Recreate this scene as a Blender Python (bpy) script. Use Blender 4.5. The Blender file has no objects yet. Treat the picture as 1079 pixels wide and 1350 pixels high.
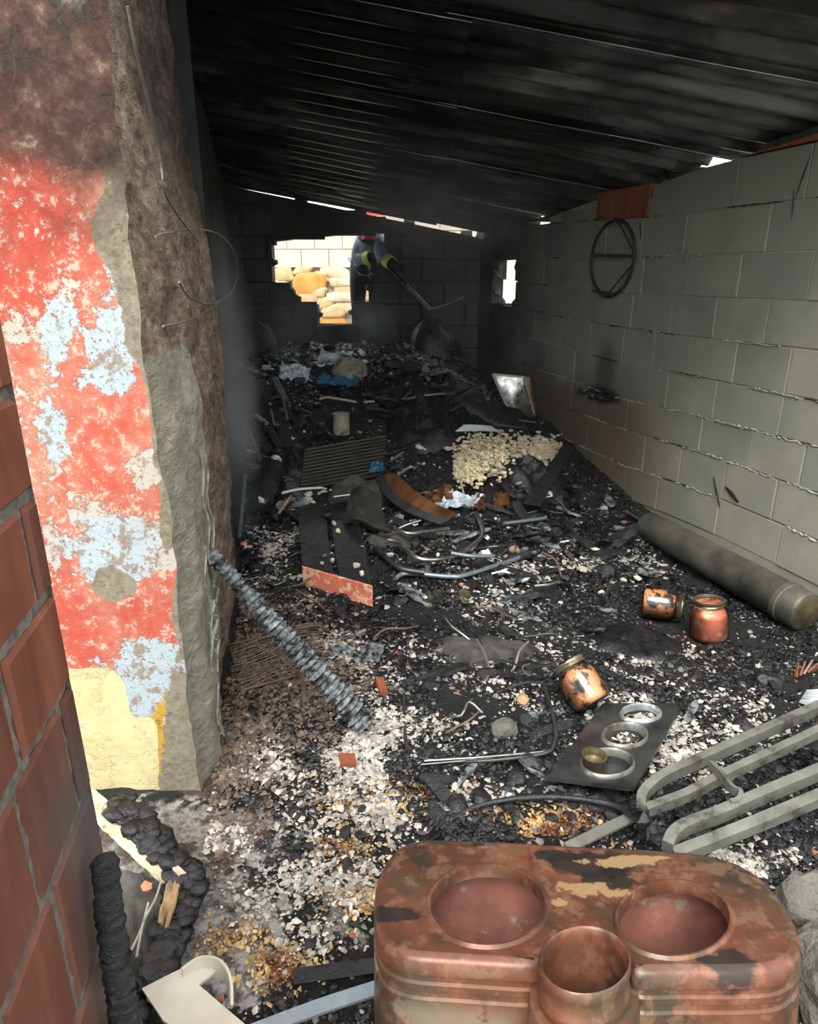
import bpy, bmesh, math, random
import numpy as np
from mathutils import Vector, Matrix
from mathutils.geometry import tessellate_polygon
random.seed(7); RNG = np.random.default_rng(11)
S = bpy.context.scene
# ---------------------------------------------------------------- camera
PITCH = math.radians(19.2); CZ = 1.3; F = 880.0
cp, sp = math.cos(PITCH), math.sin(PITCH)
cd = bpy.data.cameras.new('camera'); cam = bpy.data.objects.new('camera', cd); S.collection.objects.link(cam)
cam.location = (0, 0, CZ); cam.rotation_euler = (math.pi/2-PITCH, 0, 0)
cd.sensor_fit = 'VERTICAL'; cd.sensor_height = 24; cd.lens = F/1350*24; cd.clip_start = .02; cd.clip_end = 200
S.camera = cam
# ---------------------------------------------------------------- world, light, exposure
W = bpy.data.worlds.new('overcast'); S.world = W; W.use_nodes = True
nt = W.node_tree; nt.nodes.clear()
wo = nt.nodes.new('ShaderNodeOutputWorld'); bg = nt.nodes.new('ShaderNodeBackground')
tc = nt.nodes.new('ShaderNodeTexCoord'); sx = nt.nodes.new('ShaderNodeSeparateXYZ'); cr = nt.nodes.new('ShaderNodeValToRGB')
nt.links.new(tc.outputs['Generated'], sx.inputs[0]); nt.links.new(sx.outputs['Z'], cr.inputs[0])
cr.color_ramp.elements[0].position = 0.0; cr.color_ramp.elements[0].color = (.80, .86, .90, 1)
cr.color_ramp.elements[1].position = 1.0; cr.color_ramp.elements[1].color = (.98, 1.0, 1.0, 1)
nt.links.new(cr.outputs[0], bg.inputs[0]); nt.links.new(bg.outputs[0], wo.inputs[0]); bg.inputs[1].default_value = 1.55
sd = bpy.data.lights.new('sun', 'SUN'); sun = bpy.data.objects.new('sun', sd); S.collection.objects.link(sun)
sd.energy = 3.0; sd.angle = math.radians(35); sd.color = (1, .96, .9)
sun.rotation_euler = Vector((.15, .55, -.82)).to_track_quat('-Z', 'Y').to_euler()
S.view_settings.view_transform = 'Standard'; S.view_settings.look = 'None'
S.view_settings.exposure = 0.85; S.view_settings.gamma = 1; S.view_settings.use_curve_mapping = False
S.cycles.use_denoising = True; S.cycles.max_bounces = 8; S.cycles.diffuse_bounces = 5; S.cycles.glossy_bounces = 3
S.cycles.transmission_bounces = 4; S.cycles.transparent_max_bounces = 12; S.cycles.volume_bounces = 1
S.cycles.sample_clamp_indirect = 6; S.cycles.caustics_reflective = False; S.cycles.caustics_refractive = False
S.cycles.volume_step_rate = 2.0; S.cycles.volume_max_steps = 96

# ---------------------------------------------------------------- measuring helpers (photo pixel -> place in the room)
def ray(px, py):
    u = (px-539.5)/F; v = (675-py)/F
    return np.array([u, cp+v*sp, -sp+v*cp])
O = np.array([0, 0, CZ])
def onZ(px, py, z): d = ray(px, py); return O+d*((z-CZ)/d[2])
def onY(px, py, y): d = ray(px, py); return O+d*(y/d[1])
def onP(px, py, p0, n):
    d = ray(px, py); n = np.array(n, float); return O+d*(np.dot(np.array(p0)-O, n)/np.dot(d, n))
def ss(a, b, x): t = np.clip((x-a)/(b-a), 0, 1); return t*t*(3-2*t)
def ga(x, y, cx, cy, sx_, sy_): return np.exp(-((x-cx)/sx_)**2-((y-cy)/sy_)**2)
RW0, RWK = 2.936, -.345           # right wall  x = RW0 + RWK*y
LW0, LWK = -.2816, -.192          # left wall   x = LW0 + LWK*y
BY = 6.6                          # back wall
def H(x, y):
    h = -.13*ss(1.7, 2.6, y)-.06*ss(.2, 1.3, x)*ss(1.6, 3, y)
    h = h+ss(3.3, 6.3, y)*(.86-.30*ss(0.0, .9, x))
    h = h+.14*ga(x, y, -.1, 3.3, .5, .5)+.22*ga(x, y, -.95, 4.3, .35, 1.0)+.16*ga(x, y, .5, 3.95, .35, .35)
    h = h+.10*ga(x, y, .2, 5.2, .3, .5)-.08*ga(x, y, -.05, 4.7, .5, .35)
    return h
def P(px, py, dz=0.0):
    d = ray(px, py); t = .6
    while t < 9:
        q = O+d*t
        if q[2] <= H(q[0], q[1])+dz:
            break
        t += .02
    a, b = t-.02, t
    for _ in range(12):
        m = (a+b)/2; q = O+d*m
        if q[2] <= H(q[0], q[1])+dz: b = m
        else: a = m
    q = O+d*b
    return np.array(q)
def hashn(ix, iy, seed):
    n = (ix*374761393+iy*668265263+seed*974634777) & 0x7fffffff
    n = (n ^ (n >> 13))*1274126177 & 0x7fffffff
    return ((n ^ (n >> 16)) & 0xffff)/65535.0
def vn(x, y, seed=0):
    ix = np.floor(x).astype(np.int64); iy = np.floor(y).astype(np.int64); fx = x-ix; fy = y-iy
    fx = fx*fx*(3-2*fx); fy = fy*fy*(3-2*fy)
    a = hashn(ix, iy, seed); b = hashn(ix+1, iy, seed); c = hashn(ix, iy+1, seed); d = hashn(ix+1, iy+1, seed)
    return (a*(1-fx)+b*fx)*(1-fy)+(c*(1-fx)+d*fx)*fy
def fbm(x, y, seed=0, o=4):
    x = np.asarray(x, float); y = np.asarray(y, float); s = 0; a = .5
    for k in range(o): s = s+a*(vn(x, y, seed+k)-.5)*2; x = x*2.03+7.1; y = y*2.03+3.7; a *= .5
    return s
# ---------------------------------------------------------------- materials
class NT:
    def __init__(s, name):
        s.m = bpy.data.materials.new(name); s.m.use_nodes = True; s.t = s.m.node_tree; s.t.nodes.clear()
        s.out = s.n('ShaderNodeOutputMaterial'); s.b = s.n('ShaderNodeBsdfPrincipled'); s.l(s.b.outputs[0], s.out.inputs[0])
        s.geo = s.n('ShaderNodeTexCoord'); s.co = s.geo.outputs['Object']
    def n(s, t, **k):
        x = s.t.nodes.new(t)
        for a, b in k.items(): setattr(x, a, b)
        return x
    def l(s, a, b): s.t.links.new(a, b)
    def noise(s, sc, det=4, rough=.55, dist=0, co=None, scl=None):
        x = s.n('ShaderNodeTexNoise'); x.inputs['Scale'].default_value = sc; x.inputs['Detail'].default_value = det
        x.inputs['Roughness'].default_value = rough; x.inputs['Distortion'].default_value = dist
        c = co or s.co
        if scl:
            mp = s.n('ShaderNodeMapping'); mp.inputs['Scale'].default_value = scl; s.l(c, mp.inputs[0]); c = mp.outputs[0]
        s.l(c, x.inputs['Vector']); return x.outputs['Fac']
    def vor(s, sc, feat='F1', co=None):
        x = s.n('ShaderNodeTexVoronoi', feature=feat); x.inputs['Scale'].default_value = sc; s.l(co or s.co, x.inputs['Vector']); return x.outputs['Distance']
    def ramp(s, f, st, interp='LINEAR'):
        x = s.n('ShaderNodeValToRGB'); e = x.color_ramp.elements; x.color_ramp.interpolation = interp
        while len(e) < len(st): e.new(.5)
        for i, (p, c) in enumerate(st):
            e[i].position = p; e[i].color = (c if isinstance(c, tuple) else (c, c, c))+(1,)
        s.l(f, x.inputs[0]); return x.outputs[0]
    def math(s, op, a, b=None, c=None):
        x = s.n('ShaderNodeMath', operation=op)
        for i, v in enumerate((a, b, c)):
            if v is None: continue
            if isinstance(v, (int, float)): x.inputs[i].default_value = v
            else: s.l(v, x.inputs[i])
        return x.outputs[0]
    def step(s, f, th, w=.03):
        x = s.n('ShaderNodeMapRange'); x.interpolation_type = 'SMOOTHSTEP'
        x.inputs['From Min'].default_value = th-w; x.inputs['From Max'].default_value = th+w; s.l(f, x.inputs[0]); return x.outputs[0]
    def mix(s, f, a, b, mode='MIX'):
        x = s.n('ShaderNodeMix', data_type='RGBA', blend_type=mode)
        if isinstance(f, (int, float)): x.inputs[0].default_value = f
        else: s.l(f, x.inputs[0])
        for i, v in ((6, a), (7, b)):
            if isinstance(v, tuple): x.inputs[i].default_value = v[:3]+(1,)
            else: s.l(v, x.inputs[i])
        return x.outputs[2]
    def attr(s, name):
        x = s.n('ShaderNodeAttribute', attribute_name=name); y = s.n('ShaderNodeSeparateColor'); s.l(x.outputs['Color'], y.inputs[0]); return y.outputs
    def set(s, **k):
        for a, v in k.items():
            i = s.b.inputs[a.replace('_', ' ')]
            if isinstance(v, (int, float)): i.default_value = v
            elif isinstance(v, tuple): i.default_value = v[:3]+(1,)
            else: s.l(v, i)
    def bump(s, h, st=.5, d=.01):
        x = s.n('ShaderNodeBump'); x.inputs['Strength'].default_value = st; x.inputs['Distance'].default_value = d
        s.l(h, x.inputs['Height']); s.l(x.outputs[0], s.b.inputs['Normal'])
def M(name, c1, c2=None, sc=12, rough=.7, metal=0, bump=.4, bd=.004, det=5, lo=.35, hi=.65, scl=None, c3=None, sc3=5, t3=.6, island=0, coat=0, dist=0):
    s = NT(name); c2 = c2 or tuple(x*.6 for x in c1)
    f = s.noise(sc, det, .6, dist, None, scl); col = s.ramp(f, [(lo, c1), (hi, c2)])
    if c3: col = s.mix(s.step(s.noise(sc3, 6, .65), t3, .04), col, c3)
    if island:
        g = s.n('ShaderNodeNewGeometry'); r = s.ramp(g.outputs['Random Per Island'], [(0, 1-island), (1, 1.0)])
        col = s.mix(1.0, col, r, 'MULTIPLY')
    s.set(Base_Color=col, Metallic=metal, Coat_Weight=coat)
    s.l(s.ramp(s.noise(sc*1.7, 4), [(.3, max(0.05, rough-.12)), (.7, min(1, rough+.12))]), s.b.inputs['Roughness'])
    if bump: s.bump(s.noise(sc*3, 6, .65, 0, None, scl), bump, bd)
    return s.m
mt = {}
mt['charcoal'] = M('charcoal', (.005, .005, .006), (.020, .020, .022), 30, .26, 0, .8, .006, island=.4)
mt['charwood'] = M('charred_wood', (.007, .007, .008), (.03, .031, .033), 25, .38, 0, .9, .008, scl=(1, 1, 3))
mt['scale'] = M('scaly_char', (.02, .022, .024), (.27, .30, .305), 34, .34, .2, .9, .006, lo=.40, hi=.62)
mt['glossblack'] = M('glossy_black', (.010, .010, .012), (.018, .018, .02), 9, .16, .3, .15, .002)
mt['cylmetal'] = M('cylinder_metal', (.10, .10, .11), (.20, .205, .22), 9, .2, .9, .2, .002)
mt['ductmetal'] = M('duct_metal', (.045, .043, .037), (.12, .115, .095), 6, .55, .3, .5, .004)
mt['scorchcream'] = M('scorched_cream', (.50, .44, .31), (.40, .33, .20), 5, .5, 0, .2, .002, c3=(.13, .07, .03), sc3=7, t3=.56)
mt['plank'] = M('burnt_plank', (.006, .006, .0065), (.016, .016, .017), 18, .45, 0, .5, .004)
mt['ash'] = M('ash_white', (.66, .61, .53), (.36, .33, .29), 30, .85, 0, .6, island=.55)
mt['ashgrey'] = M('ash_grey', (.27, .26, .24), (.12, .12, .12), 30, .7, 0, .6, island=.75)
mt['terracrumb'] = M('terracotta_crumb', (.34, .10, .04), (.22, .09, .06), 20, .8, 0, .5, island=.4)
mt['dirtcrumb'] = M('plaster_crumb', (.24, .165, .12), (.12, .085, .065), 30, .9, 0, .6, island=.6)
mt['ochrecrumb'] = M('scorched_crumb', (.55, .36, .15), (.14, .045, .01), 14, .3, 0, .5, island=.5, lo=.4, hi=.6)
mt['soot'] = M('soot_wall', (.012, .012, .013), (.035, .034, .033), 4, .8, 0, .4, .01)
mt['blocksoot'] = M('sooty_block', (.03, .034, .036), (.055, .06, .062), 7, .75, 0, .5, .004)
mt['mortar'] = M('mortar', (.16, .155, .135), (.08, .08, .07), 40, .9, 0, .8, .005)
mt['mortarjamb'] = M('mortar_jamb', (.19, .175, .15), (.09, .083, .07), 45, .9, 0, .8, .005)
mt['mortardark'] = M('mortar_dark', (.05, .05, .045), (.015, .015, .015), 30, .95, 0, .8, .006)
mt['mortarpale'] = M('mortar_pale', (.42, .41, .35), (.22, .215, .18), 40, .9, 0, .8, .006)
mt['terracotta'] = M('terracotta', (.27, .075, .032), (.16, .045, .022), 6, .75, 0, .3, .003, scl=(1, 1, 1))
mt['steel'] = M('dull_steel', (.27, .27, .235), (.16, .16, .14), 14, .38, .55, .2, .001, c3=(.11, .10, .085), sc3=14, t3=.58)
mt['steelbright'] = M('bright_steel', (.62, .66, .68), (.40, .43, .45), 14, .28, .8, .1, .001)
mt['steelblue'] = M('pale_steel', (.34, .40, .44), (.22, .26, .28), 14, .3, .6, .1, .001)
mt['chrome'] = M('smoked_chrome', (.58, .57, .53), (.20, .19, .165), 12, .22, .9, .1, .001)
mt['brass'] = M('brassy_metal', (.33, .28, .17), (.14, .12, .075), 10, .3, .8, .1, .001)
mt['darkmetal'] = M('dark_metal', (.032, .033, .034), (.09, .09, .086), 9, .35, .6, .2, .002)
mt['olive'] = M('olive_metal', (.10, .095, .075), (.05, .048, .038), 9, .4, .6, .2, .002)
mt['brownwood'] = M('scorched_brown_wood', (.19, .075, .025), (.07, .028, .012), 6, .4, 0, .2, .002, scl=(1, 4, 1))
mt['redboard'] = M('red_painted_board', (.85, .24, .14), (.62, .16, .10), 9, .6, 0, .3, .002, c3=(.85, .58, .38), sc3=16, t3=.55)
mt['foam'] = M('insulation_foam', (.90, .80, .56), (.58, .48, .30), 14, .9, 0, .8, .01)
mt['white'] = M('white_plastic', (.56, .53, .44), (.42, .38, .29), 5, .5, 0, .15, .002, c3=(.45, .25, .09), sc3=5, t3=.63)
mt['paper'] = M('paper', (.62, .66, .68), (.45, .47, .48), 8, .6, 0, .2, .002)
mt['foil'] = M('crumpled_foil', (.86, .94, 1.0), (.45, .52, .58), 20, .3, .25, .9, .01)  # sky reflection painted in as a bluish-white, mostly diffuse colour
mt['bluecloth'] = M('blue_cloth', (.015, .14, .27), (.006, .04, .09), 9, .6, 0, .6, .006)
mt['rubber'] = M('black_rubber', (.010, .010, .011), (.024, .024, .026), 12, .34, 0, .8, .010)
mt['glove'] = M('black_glove', (.02, .02, .022), (.04, .04, .042), 12, .6, 0, .3, .003)
mt['rustwire'] = M('rusty_wire', (.22, .16, .12), (.08, .05, .035), 10, .6, .4, .2, .001)
mt['wire'] = M('galvanised_wire', (.30, .29, .26), (.16, .155, .14), 10, .4, .7, .1, .001)
mt['jarred'] = M('red_glazed_residue', (.95, .27, .17), (.72, .16, .09), 13, .3, 0, .3, .003, c3=(.95, .58, .38), sc3=14, t3=.56)
mt['jarburnt'] = M('burnt_residue', (.90, .36, .18), (.60, .20, .10), 12, .3, 0, .4, .003, c3=(.03, .025, .022), sc3=17, t3=.50)
mt['stonegrey'] = M('grey_stone', (.15, .14, .12), (.075, .07, .062), 9, .9, 0, 1.0, .02, c3=(.21, .20, .18), sc3=9, t3=.6)
mt['cream'] = M('cream_can', (.42, .38, .30), (.26, .23, .18), 8, .6, 0, .2, .002, c3=(.08, .07, .06), sc3=8, t3=.6)
mt['cloth'] = M('sooty_cloth', (.085, .078, .07), (.022, .02, .018), 9, .9, 0, .8, .01)
mt['scorched'] = M('scorched_tan', (.48, .34, .18), (.20, .11, .05), 8, .7, 0, .4, .004)
mt['jacket'] = M('grey_blue_jacket', (.27, .33, .43), (.18, .23, .31), 12, .8, 0, .3, .003)
mt['trouser'] = M('dark_trousers', (.02, .021, .024), (.035, .035, .038), 12, .8, 0, .3, .003)
mt['hivis'] = M('yellow_band', (.62, .80, .10), (.50, .65, .08), 12, .5, 0, .1, .001)
mt['redhood'] = M('red_hood', (.72, .07, .05), (.55, .05, .04), 12, .7, 0, .2, .002)
mt['skin'] = M('skin', (.50, .30, .21), (.45, .26, .18), 12, .6, 0, .1, .001)
mt['maroon'] = M('maroon_plastic', (.16, .02, .03), (.08, .01, .015), 12, .4)
mt['outblock'] = M('outside_block', (.58, .54, .45), (.47, .43, .355), 5, .9, 0, .4, .004)
mt['outmortar'] = M('outside_mortar', (.42, .39, .31), (.36, .33, .26), 20, .9, 0, .4, .004)
mt['grass'] = M('dry_ground', (.36, .30, .19), (.22, .19, .11), 5, .95, 0, .8, .03)
mt['stones'] = [M('rubble_stone_%s' % n, a, b, 5, .9, 0, .7, .02) for n, a, b in (
    ('orange', (.56, .30, .08), (.42, .17, .04)), ('cream', (.56, .46, .28), (.40, .28, .13)), ('pale', (.60, .53, .40), (.42, .34, .22)), ('pink', (.52, .31, .17), (.56, .44, .29)))]
# white-ish tinted jar glass
s = NT('jar_glass'); tr = s.n('ShaderNodeBsdfTransparent'); tr.inputs[0].default_value = (.93, .95, .9, 1)
gl = s.n('ShaderNodeBsdfGlossy'); gl.inputs['Roughness'].default_value = .08; mx = s.n('ShaderNodeMixShader')
fr = s.n('ShaderNodeFresnel'); s.l(fr.outputs[0], mx.inputs[0]); s.l(tr.outputs[0], mx.inputs[1]); s.l(gl.outputs[0], mx.inputs[2]); s.l(mx.outputs[0], s.out.inputs[0])
mt['glass'] = s.m
# light grey concrete blocks of the right wall, soot towards the far end and round the burnt spot
s = NT('grey_block')
g = s.n('ShaderNodeNewGeometry'); xyz = s.n('ShaderNodeSeparateXYZ'); s.l(g.outputs['Position'], xyz.inputs[0]); pos = g.outputs['Position']
oi = s.n('ShaderNodeObjectInfo')
col = s.ramp(s.noise(3, 5, .6, 0, pos), [(.3, (.225, .232, .20)), (.7, (.33, .325, .265))])
col = s.mix(1.0, col, s.ramp(oi.outputs['Random'], [(0, (.86, .87, .90)), (1, (1.08, 1.05, 1.0))]), 'MULTIPLY')
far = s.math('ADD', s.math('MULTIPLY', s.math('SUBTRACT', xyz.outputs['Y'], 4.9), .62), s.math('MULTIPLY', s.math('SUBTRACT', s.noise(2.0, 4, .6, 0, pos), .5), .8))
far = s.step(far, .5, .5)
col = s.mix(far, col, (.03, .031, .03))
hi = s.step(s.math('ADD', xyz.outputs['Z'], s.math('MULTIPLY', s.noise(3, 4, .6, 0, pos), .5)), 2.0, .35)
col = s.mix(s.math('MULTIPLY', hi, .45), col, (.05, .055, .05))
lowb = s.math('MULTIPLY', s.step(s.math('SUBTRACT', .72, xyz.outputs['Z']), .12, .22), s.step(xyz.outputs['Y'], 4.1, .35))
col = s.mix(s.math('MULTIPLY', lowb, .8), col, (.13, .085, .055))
bs = onP(795, 520, (RW0, 0, 0), (1, -RWK, 0))
sub = s.n('ShaderNodeVectorMath', operation='SUBTRACT'); s.l(pos, sub.inputs[0]); sub.inputs[1].default_value = tuple(bs)
scm = s.n('ShaderNodeVectorMath', operation='MULTIPLY'); s.l(sub.outputs[0], scm.inputs[0]); scm.inputs[1].default_value = (4.4, 4.4, 14)
ln = s.n('ShaderNodeVectorMath', operation='LENGTH'); s.l(scm.outputs[0], ln.inputs[0])
spt = s.math('SUBTRACT', 1.0, s.step(s.math('ADD', ln.outputs['Value'], s.math('MULTIPLY', s.noise(12, 4, .6, 0, pos), .8)), 1.15, .3))
scm2 = s.n('ShaderNodeVectorMath', operation='MULTIPLY_ADD'); s.l(sub.outputs[0], scm2.inputs[0]); scm2.inputs[1].default_value = (7, 7, 4.0); scm2.inputs[2].default_value = (0, 0, -.62)
ln2 = s.n('ShaderNodeVectorMath', operation='LENGTH'); s.l(scm2.outputs[0], ln2.inputs[0])
spt2 = s.math('MULTIPLY', s.math('SUBTRACT', 1.0, s.step(ln2.outputs['Value'], .75, .4)), .75)
col = s.mix(spt2, col, (.06, .06, .052)); col = s.mix(spt, col, (.008, .008, .008))
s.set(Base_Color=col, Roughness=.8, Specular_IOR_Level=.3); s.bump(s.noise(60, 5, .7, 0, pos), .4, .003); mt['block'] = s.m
# foreground clay bricks
s = NT('clay_brick'); g = s.n('ShaderNodeNewGeometry'); pos = g.outputs['Position']; oi = s.n('ShaderNodeObjectInfo')
xyz = s.n('ShaderNodeSeparateXYZ'); s.l(pos, xyz.inputs[0])
col = s.ramp(s.noise(5, 4, .6, 0, pos, (.3, 3, .6)), [(.3, (.13, .042, .026)), (.5, (.22, .075, .042)), (.72, (.33, .12, .065))])
col = s.mix(1.0, col, s.ramp(oi.outputs['Random'], [(0, (.72, .72, .78)), (1, (1.1, 1.0, .95))]), 'MULTIPLY')
gr = s.math('MULTIPLY', s.step(s.math('ADD', s.math('MULTIPLY', xyz.outputs['Z'], -1), s.math('MULTIPLY', s.noise(4, 4, .6, 0, pos), .25)), -.52, .1), s.step(xyz.outputs['Y'], .70, .1))
col = s.mix(s.math('MULTIPLY', gr, .8), col, (.085, .085, .088))
col = s.mix(1.0, col, (.72, .74, .76), 'MULTIPLY'); s.set(Base_Color=col, Roughness=.5); s.bump(s.noise(30, 4, .6, 0, pos, (1, 1, .4)), .15, .002); mt['clay'] = s.m
# painted plaster of the pillar (masks in attribute pm: R red paint, G cream coat, B soot; pq: R bare cement, G pale blue)
s = NT('peeling_paint'); A = s.attr('pm'); B = s.attr('pq')
n1 = s.noise(7, 9, .68, .3); n2 = s.noise(26, 7, .7); n3 = s.noise(3, 6, .6); n4 = s.noise(60, 5, .7)
nh_ = s.noise(95, 4, .7)
def th(mask, amp, n, t, w=.02):
    return s.step(s.math('ADD', mask, s.math('MULTIPLY', s.math('SUBTRACT', n, .5), amp)), t, w)
pale = s.mix(th(B[1], .9, n1, .5, .12), (.70, .64, .56), (.58, .70, .76))
pale = s.mix(s.step(n2, .55, .04), pale, (.40, .34, .27)); pale = s.mix(s.step(nh_, .60, .03), pale, (.45, .20, .14)); pale = s.mix(1.0, pale, (.86, .86, .86), 'MULTIPLY')
nl = s.noise(4.2, 7, .62, .5, None, (1, 1, .55)); nh = s.noise(120, 4, .7)
red = s.ramp(s.math('ADD', s.math('MULTIPLY', nl, .65), s.math('MULTIPLY', n2, .35)), [(.36, (.60, .075, .045)), (.47, (.60, .13, .085)), (.56, (.62, .24, .16)), (.66, (.64, .40, .29))])
red = s.mix(s.step(s.math('ADD', s.math('MULTIPLY', n2, .6), s.math('MULTIPLY', nh, .4)), .56, .03), red, (.66, .50, .40))
redm = s.math('ADD', s.math('MULTIPLY', s.math('SUBTRACT', n1, .5), 2.4), s.math('MULTIPLY', s.math('SUBTRACT', n2, .5), 1.7))
redm = s.step(s.math('ADD', A[0], redm), .5, .05)
col = s.mix(redm, pale, red)
col = s.mix(th(B[2], 1.0, n2, .5, .06), col, (.62, .36, .05))
col = s.mix(th(A[1], .35, n1, .5, .015), col, s.ramp(n2, [(.45, (.80, .70, .38)), (.75, (.66, .52, .24))]))
col = s.mix(th(B[0], 1.5, n1, .5, .03), col, s.ramp(n4, [(.35, (.22, .19, .13)), (.65, (.36, .32, .235))]))
sootm = th(A[2], 1.5, n1, .5, .30); col = s.mix(s.math('MULTIPLY', sootm, .96), col, s.ramp(s.math('ADD', s.math('MULTIPLY', n1, .6), s.math('MULTIPLY', n2, .4)), [(.42, (.018, .010, .007)), (.5, (.045, .024, .017)), (.57, (.11, .062, .044)), (.65, (.36, .28, .22))]))
crk = s.n('ShaderNodeTexVoronoi', feature='DISTANCE_TO_EDGE'); crk.inputs['Scale'].default_value = 3.3
wv = s.n('ShaderNodeVectorMath', operation='ADD'); nn = s.n('ShaderNodeTexNoise'); nn.inputs['Scale'].default_value = 4; s.l(s.co, nn.inputs[0]); s.l(s.co, wv.inputs[0]); s.l(nn.outputs['Color'], wv.inputs[1]); s.l(wv.outputs[0], crk.inputs['Vector'])
ck = s.math('SUBTRACT', 1.0, s.step(crk.outputs['Distance'], .006, .005)); col = s.mix(s.math('MULTIPLY', s.math('MULTIPLY', ck, s.step(n3, .52, .05)), .45), col, (.16, .11, .08))
col = s.mix(1.0, col, (.68, .68, .68), 'MULTIPLY'); s.set(Base_Color=col, Roughness=.8, Specular_IOR_Level=.3)
hh = s.math('ADD', s.math('MULTIPLY', redm, .6), s.math('ADD', s.math('MULTIPLY', n2, .8), s.math('MULTIPLY', n4, .4))); s.bump(hh, .55, .006); mt['paint'] = s.m
# rough inner reveal (rv: R cement, G soot)
s = NT('rough_reveal'); A = s.attr('rv'); n1 = s.noise(12, 8, .68, 0, None, (1, .45, 1)); n2 = s.noise(48, 6, .7, 0, None, (1, .4, 1)); n3 = s.noise(3.5, 6, .65)
col = s.ramp(s.math('ADD', s.math('MULTIPLY', n1, .55), s.math('MULTIPLY', n2, .45)), [(.36, (.05, .032, .022)), (.45, (.20, .135, .09)), (.54, (.35, .25, .175)), (.64, (.58, .47, .36))])
col = s.mix(s.step(n3, .62, .05), col, (.24, .12, .045))
cem = s.ramp(n2, [(.3, (.26, .235, .17)), (.7, (.46, .43, .33))])
col = s.mix(s.step(s.math('ADD', A[0], s.math('MULTIPLY', s.math('SUBTRACT', n1, .5), .6)), .5, .04), col, cem)
col = s.mix(s.step(s.math('ADD', A[1], s.math('MULTIPLY', s.math('SUBTRACT', n1, .5), .7)), .5, .3), col, s.ramp(n1, [(.38, (.020, .015, .012)), (.5, (.06, .042, .033)), (.62, (.15, .085, .06))]))
s.set(Base_Color=col, Roughness=.85); s.bump(s.math('ADD', n2, s.math('MULTIPLY', n1, 2.2)), 1.0, .03); mt['reveal'] = s.m
# ground (ms: R ash, G ochre, B dirt; mu: R slab grey)
s = NT('burnt_ground'); A = s.attr('ms'); B = s.attr('mu'); n1 = s.noise(24, 8, .7); n2 = s.noise(85, 6, .72); n3 = s.noise(5, 6, .6)
col = s.ramp(n2, [(.35, (.007, .007, .008)), (.6, (.022, .022, .023)), (.78, (.06, .058, .054))])
v = s.vor(75); w = s.step(s.math('SUBTRACT', 1.0, v), .72, .06)
def mk(m, n, amp, t=.5, w=.04): return s.step(s.math('ADD', m, s.math('MULTIPLY', s.math('SUBTRACT', n, .5), amp)), t, w)
col = s.mix(mk(A[2], n1, 1.2), col, s.ramp(n2, [(.35, (.035, .026, .02)), (.6, (.13, .085, .06)), (.75, (.23, .17, .13))]))
col = s.mix(mk(B[0], n1, 1.0), col, s.mix(s.step(n3, .55, .07), s.ramp(n1, [(.38, (.07, .06, .055)), (.47, (.24, .22, .205)), (.56, (.52, .50, .48))]), s.ramp(n2, [(.38, (.05, .03, .025)), (.6, (.17, .10, .085))])))
col = s.mix(mk(A[0], n1, 1.3), col, s.ramp(n2, [(.32, (.12, .11, .10)), (.6, (.44, .41, .36))]))
col = s.mix(mk(A[1], n1, 1.1), col, s.ramp(n2, [(.35, (.05, .012, .003)), (.62, (.20, .07, .014)), (.75, (.42, .24, .08))]))
s.set(Base_Color=col); s.l(s.ramp(n1, [(.35, .30), (.65, .75)]), s.b.inputs['Roughness'])
s.bump(s.math('ADD', n2, s.math('MULTIPLY', n1, 1.5)), 1.0, .018); mt['ground'] = s.m
# corrugated roof metal
s = NT('sooty_roof_metal'); g = s.n('ShaderNodeNewGeometry'); pos = g.outputs['Position']
n1 = s.noise(1.5, 5, .55, .6, pos, (.6, 1.5, 1)); n2 = s.noise(5, 3, .5, 0, pos, (.3, 1.5, 1))
s.set(Base_Color=s.ramp(n1, [(.38, (.03, .033, .033)), (.50, (.11, .12, .12)), (.64, (.40, .43, .42))]), Metallic=.85)
s.l(s.ramp(n2, [(.3, .16), (.7, .34)]), s.b.inputs['Roughness']); mt['roof'] = s.m
# rusty heater shell
s = NT('rusty_shell'); n1 = s.noise(6, 7, .62, .4); n2 = s.noise(30, 6, .65); n3 = s.noise(4.5, 5, .6)
col = s.ramp(n1, [(.30, (.085, .07, .058)), (.45, (.17, .062, .04)), (.6, (.24, .083, .052)), (.75, (.24, .12, .05))])
A = s.attr('st'); col = s.mix(s.step(s.math('ADD', A[0], s.math('MULTIPLY', s.math('SUBTRACT', n1, .5), .8)), .5, .06), col, (.022, .026, .028))
col = s.mix(s.step(s.math('ADD', A[1], s.math('MULTIPLY', s.math('SUBTRACT', n2, .5), .9)), .5, .06), col, (.48, .36, .20))
col = s.mix(s.step(n3, .66, .05), col, (.20, .18, .09))
s.set(Base_Color=col, Metallic=.25); s.l(s.ramp(n2, [(.3, .28), (.7, .55)]), s.b.inputs['Roughness']); s.bump(n2, .25, .002); mt['rust'] = s.m
mt['rustin'] = M('rusty_inside', (.50, .20, .15), (.25, .11, .085), 9, .6, .2, .4, .003, c3=(.42, .34, .29), sc3=16, t3=.60)

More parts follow.
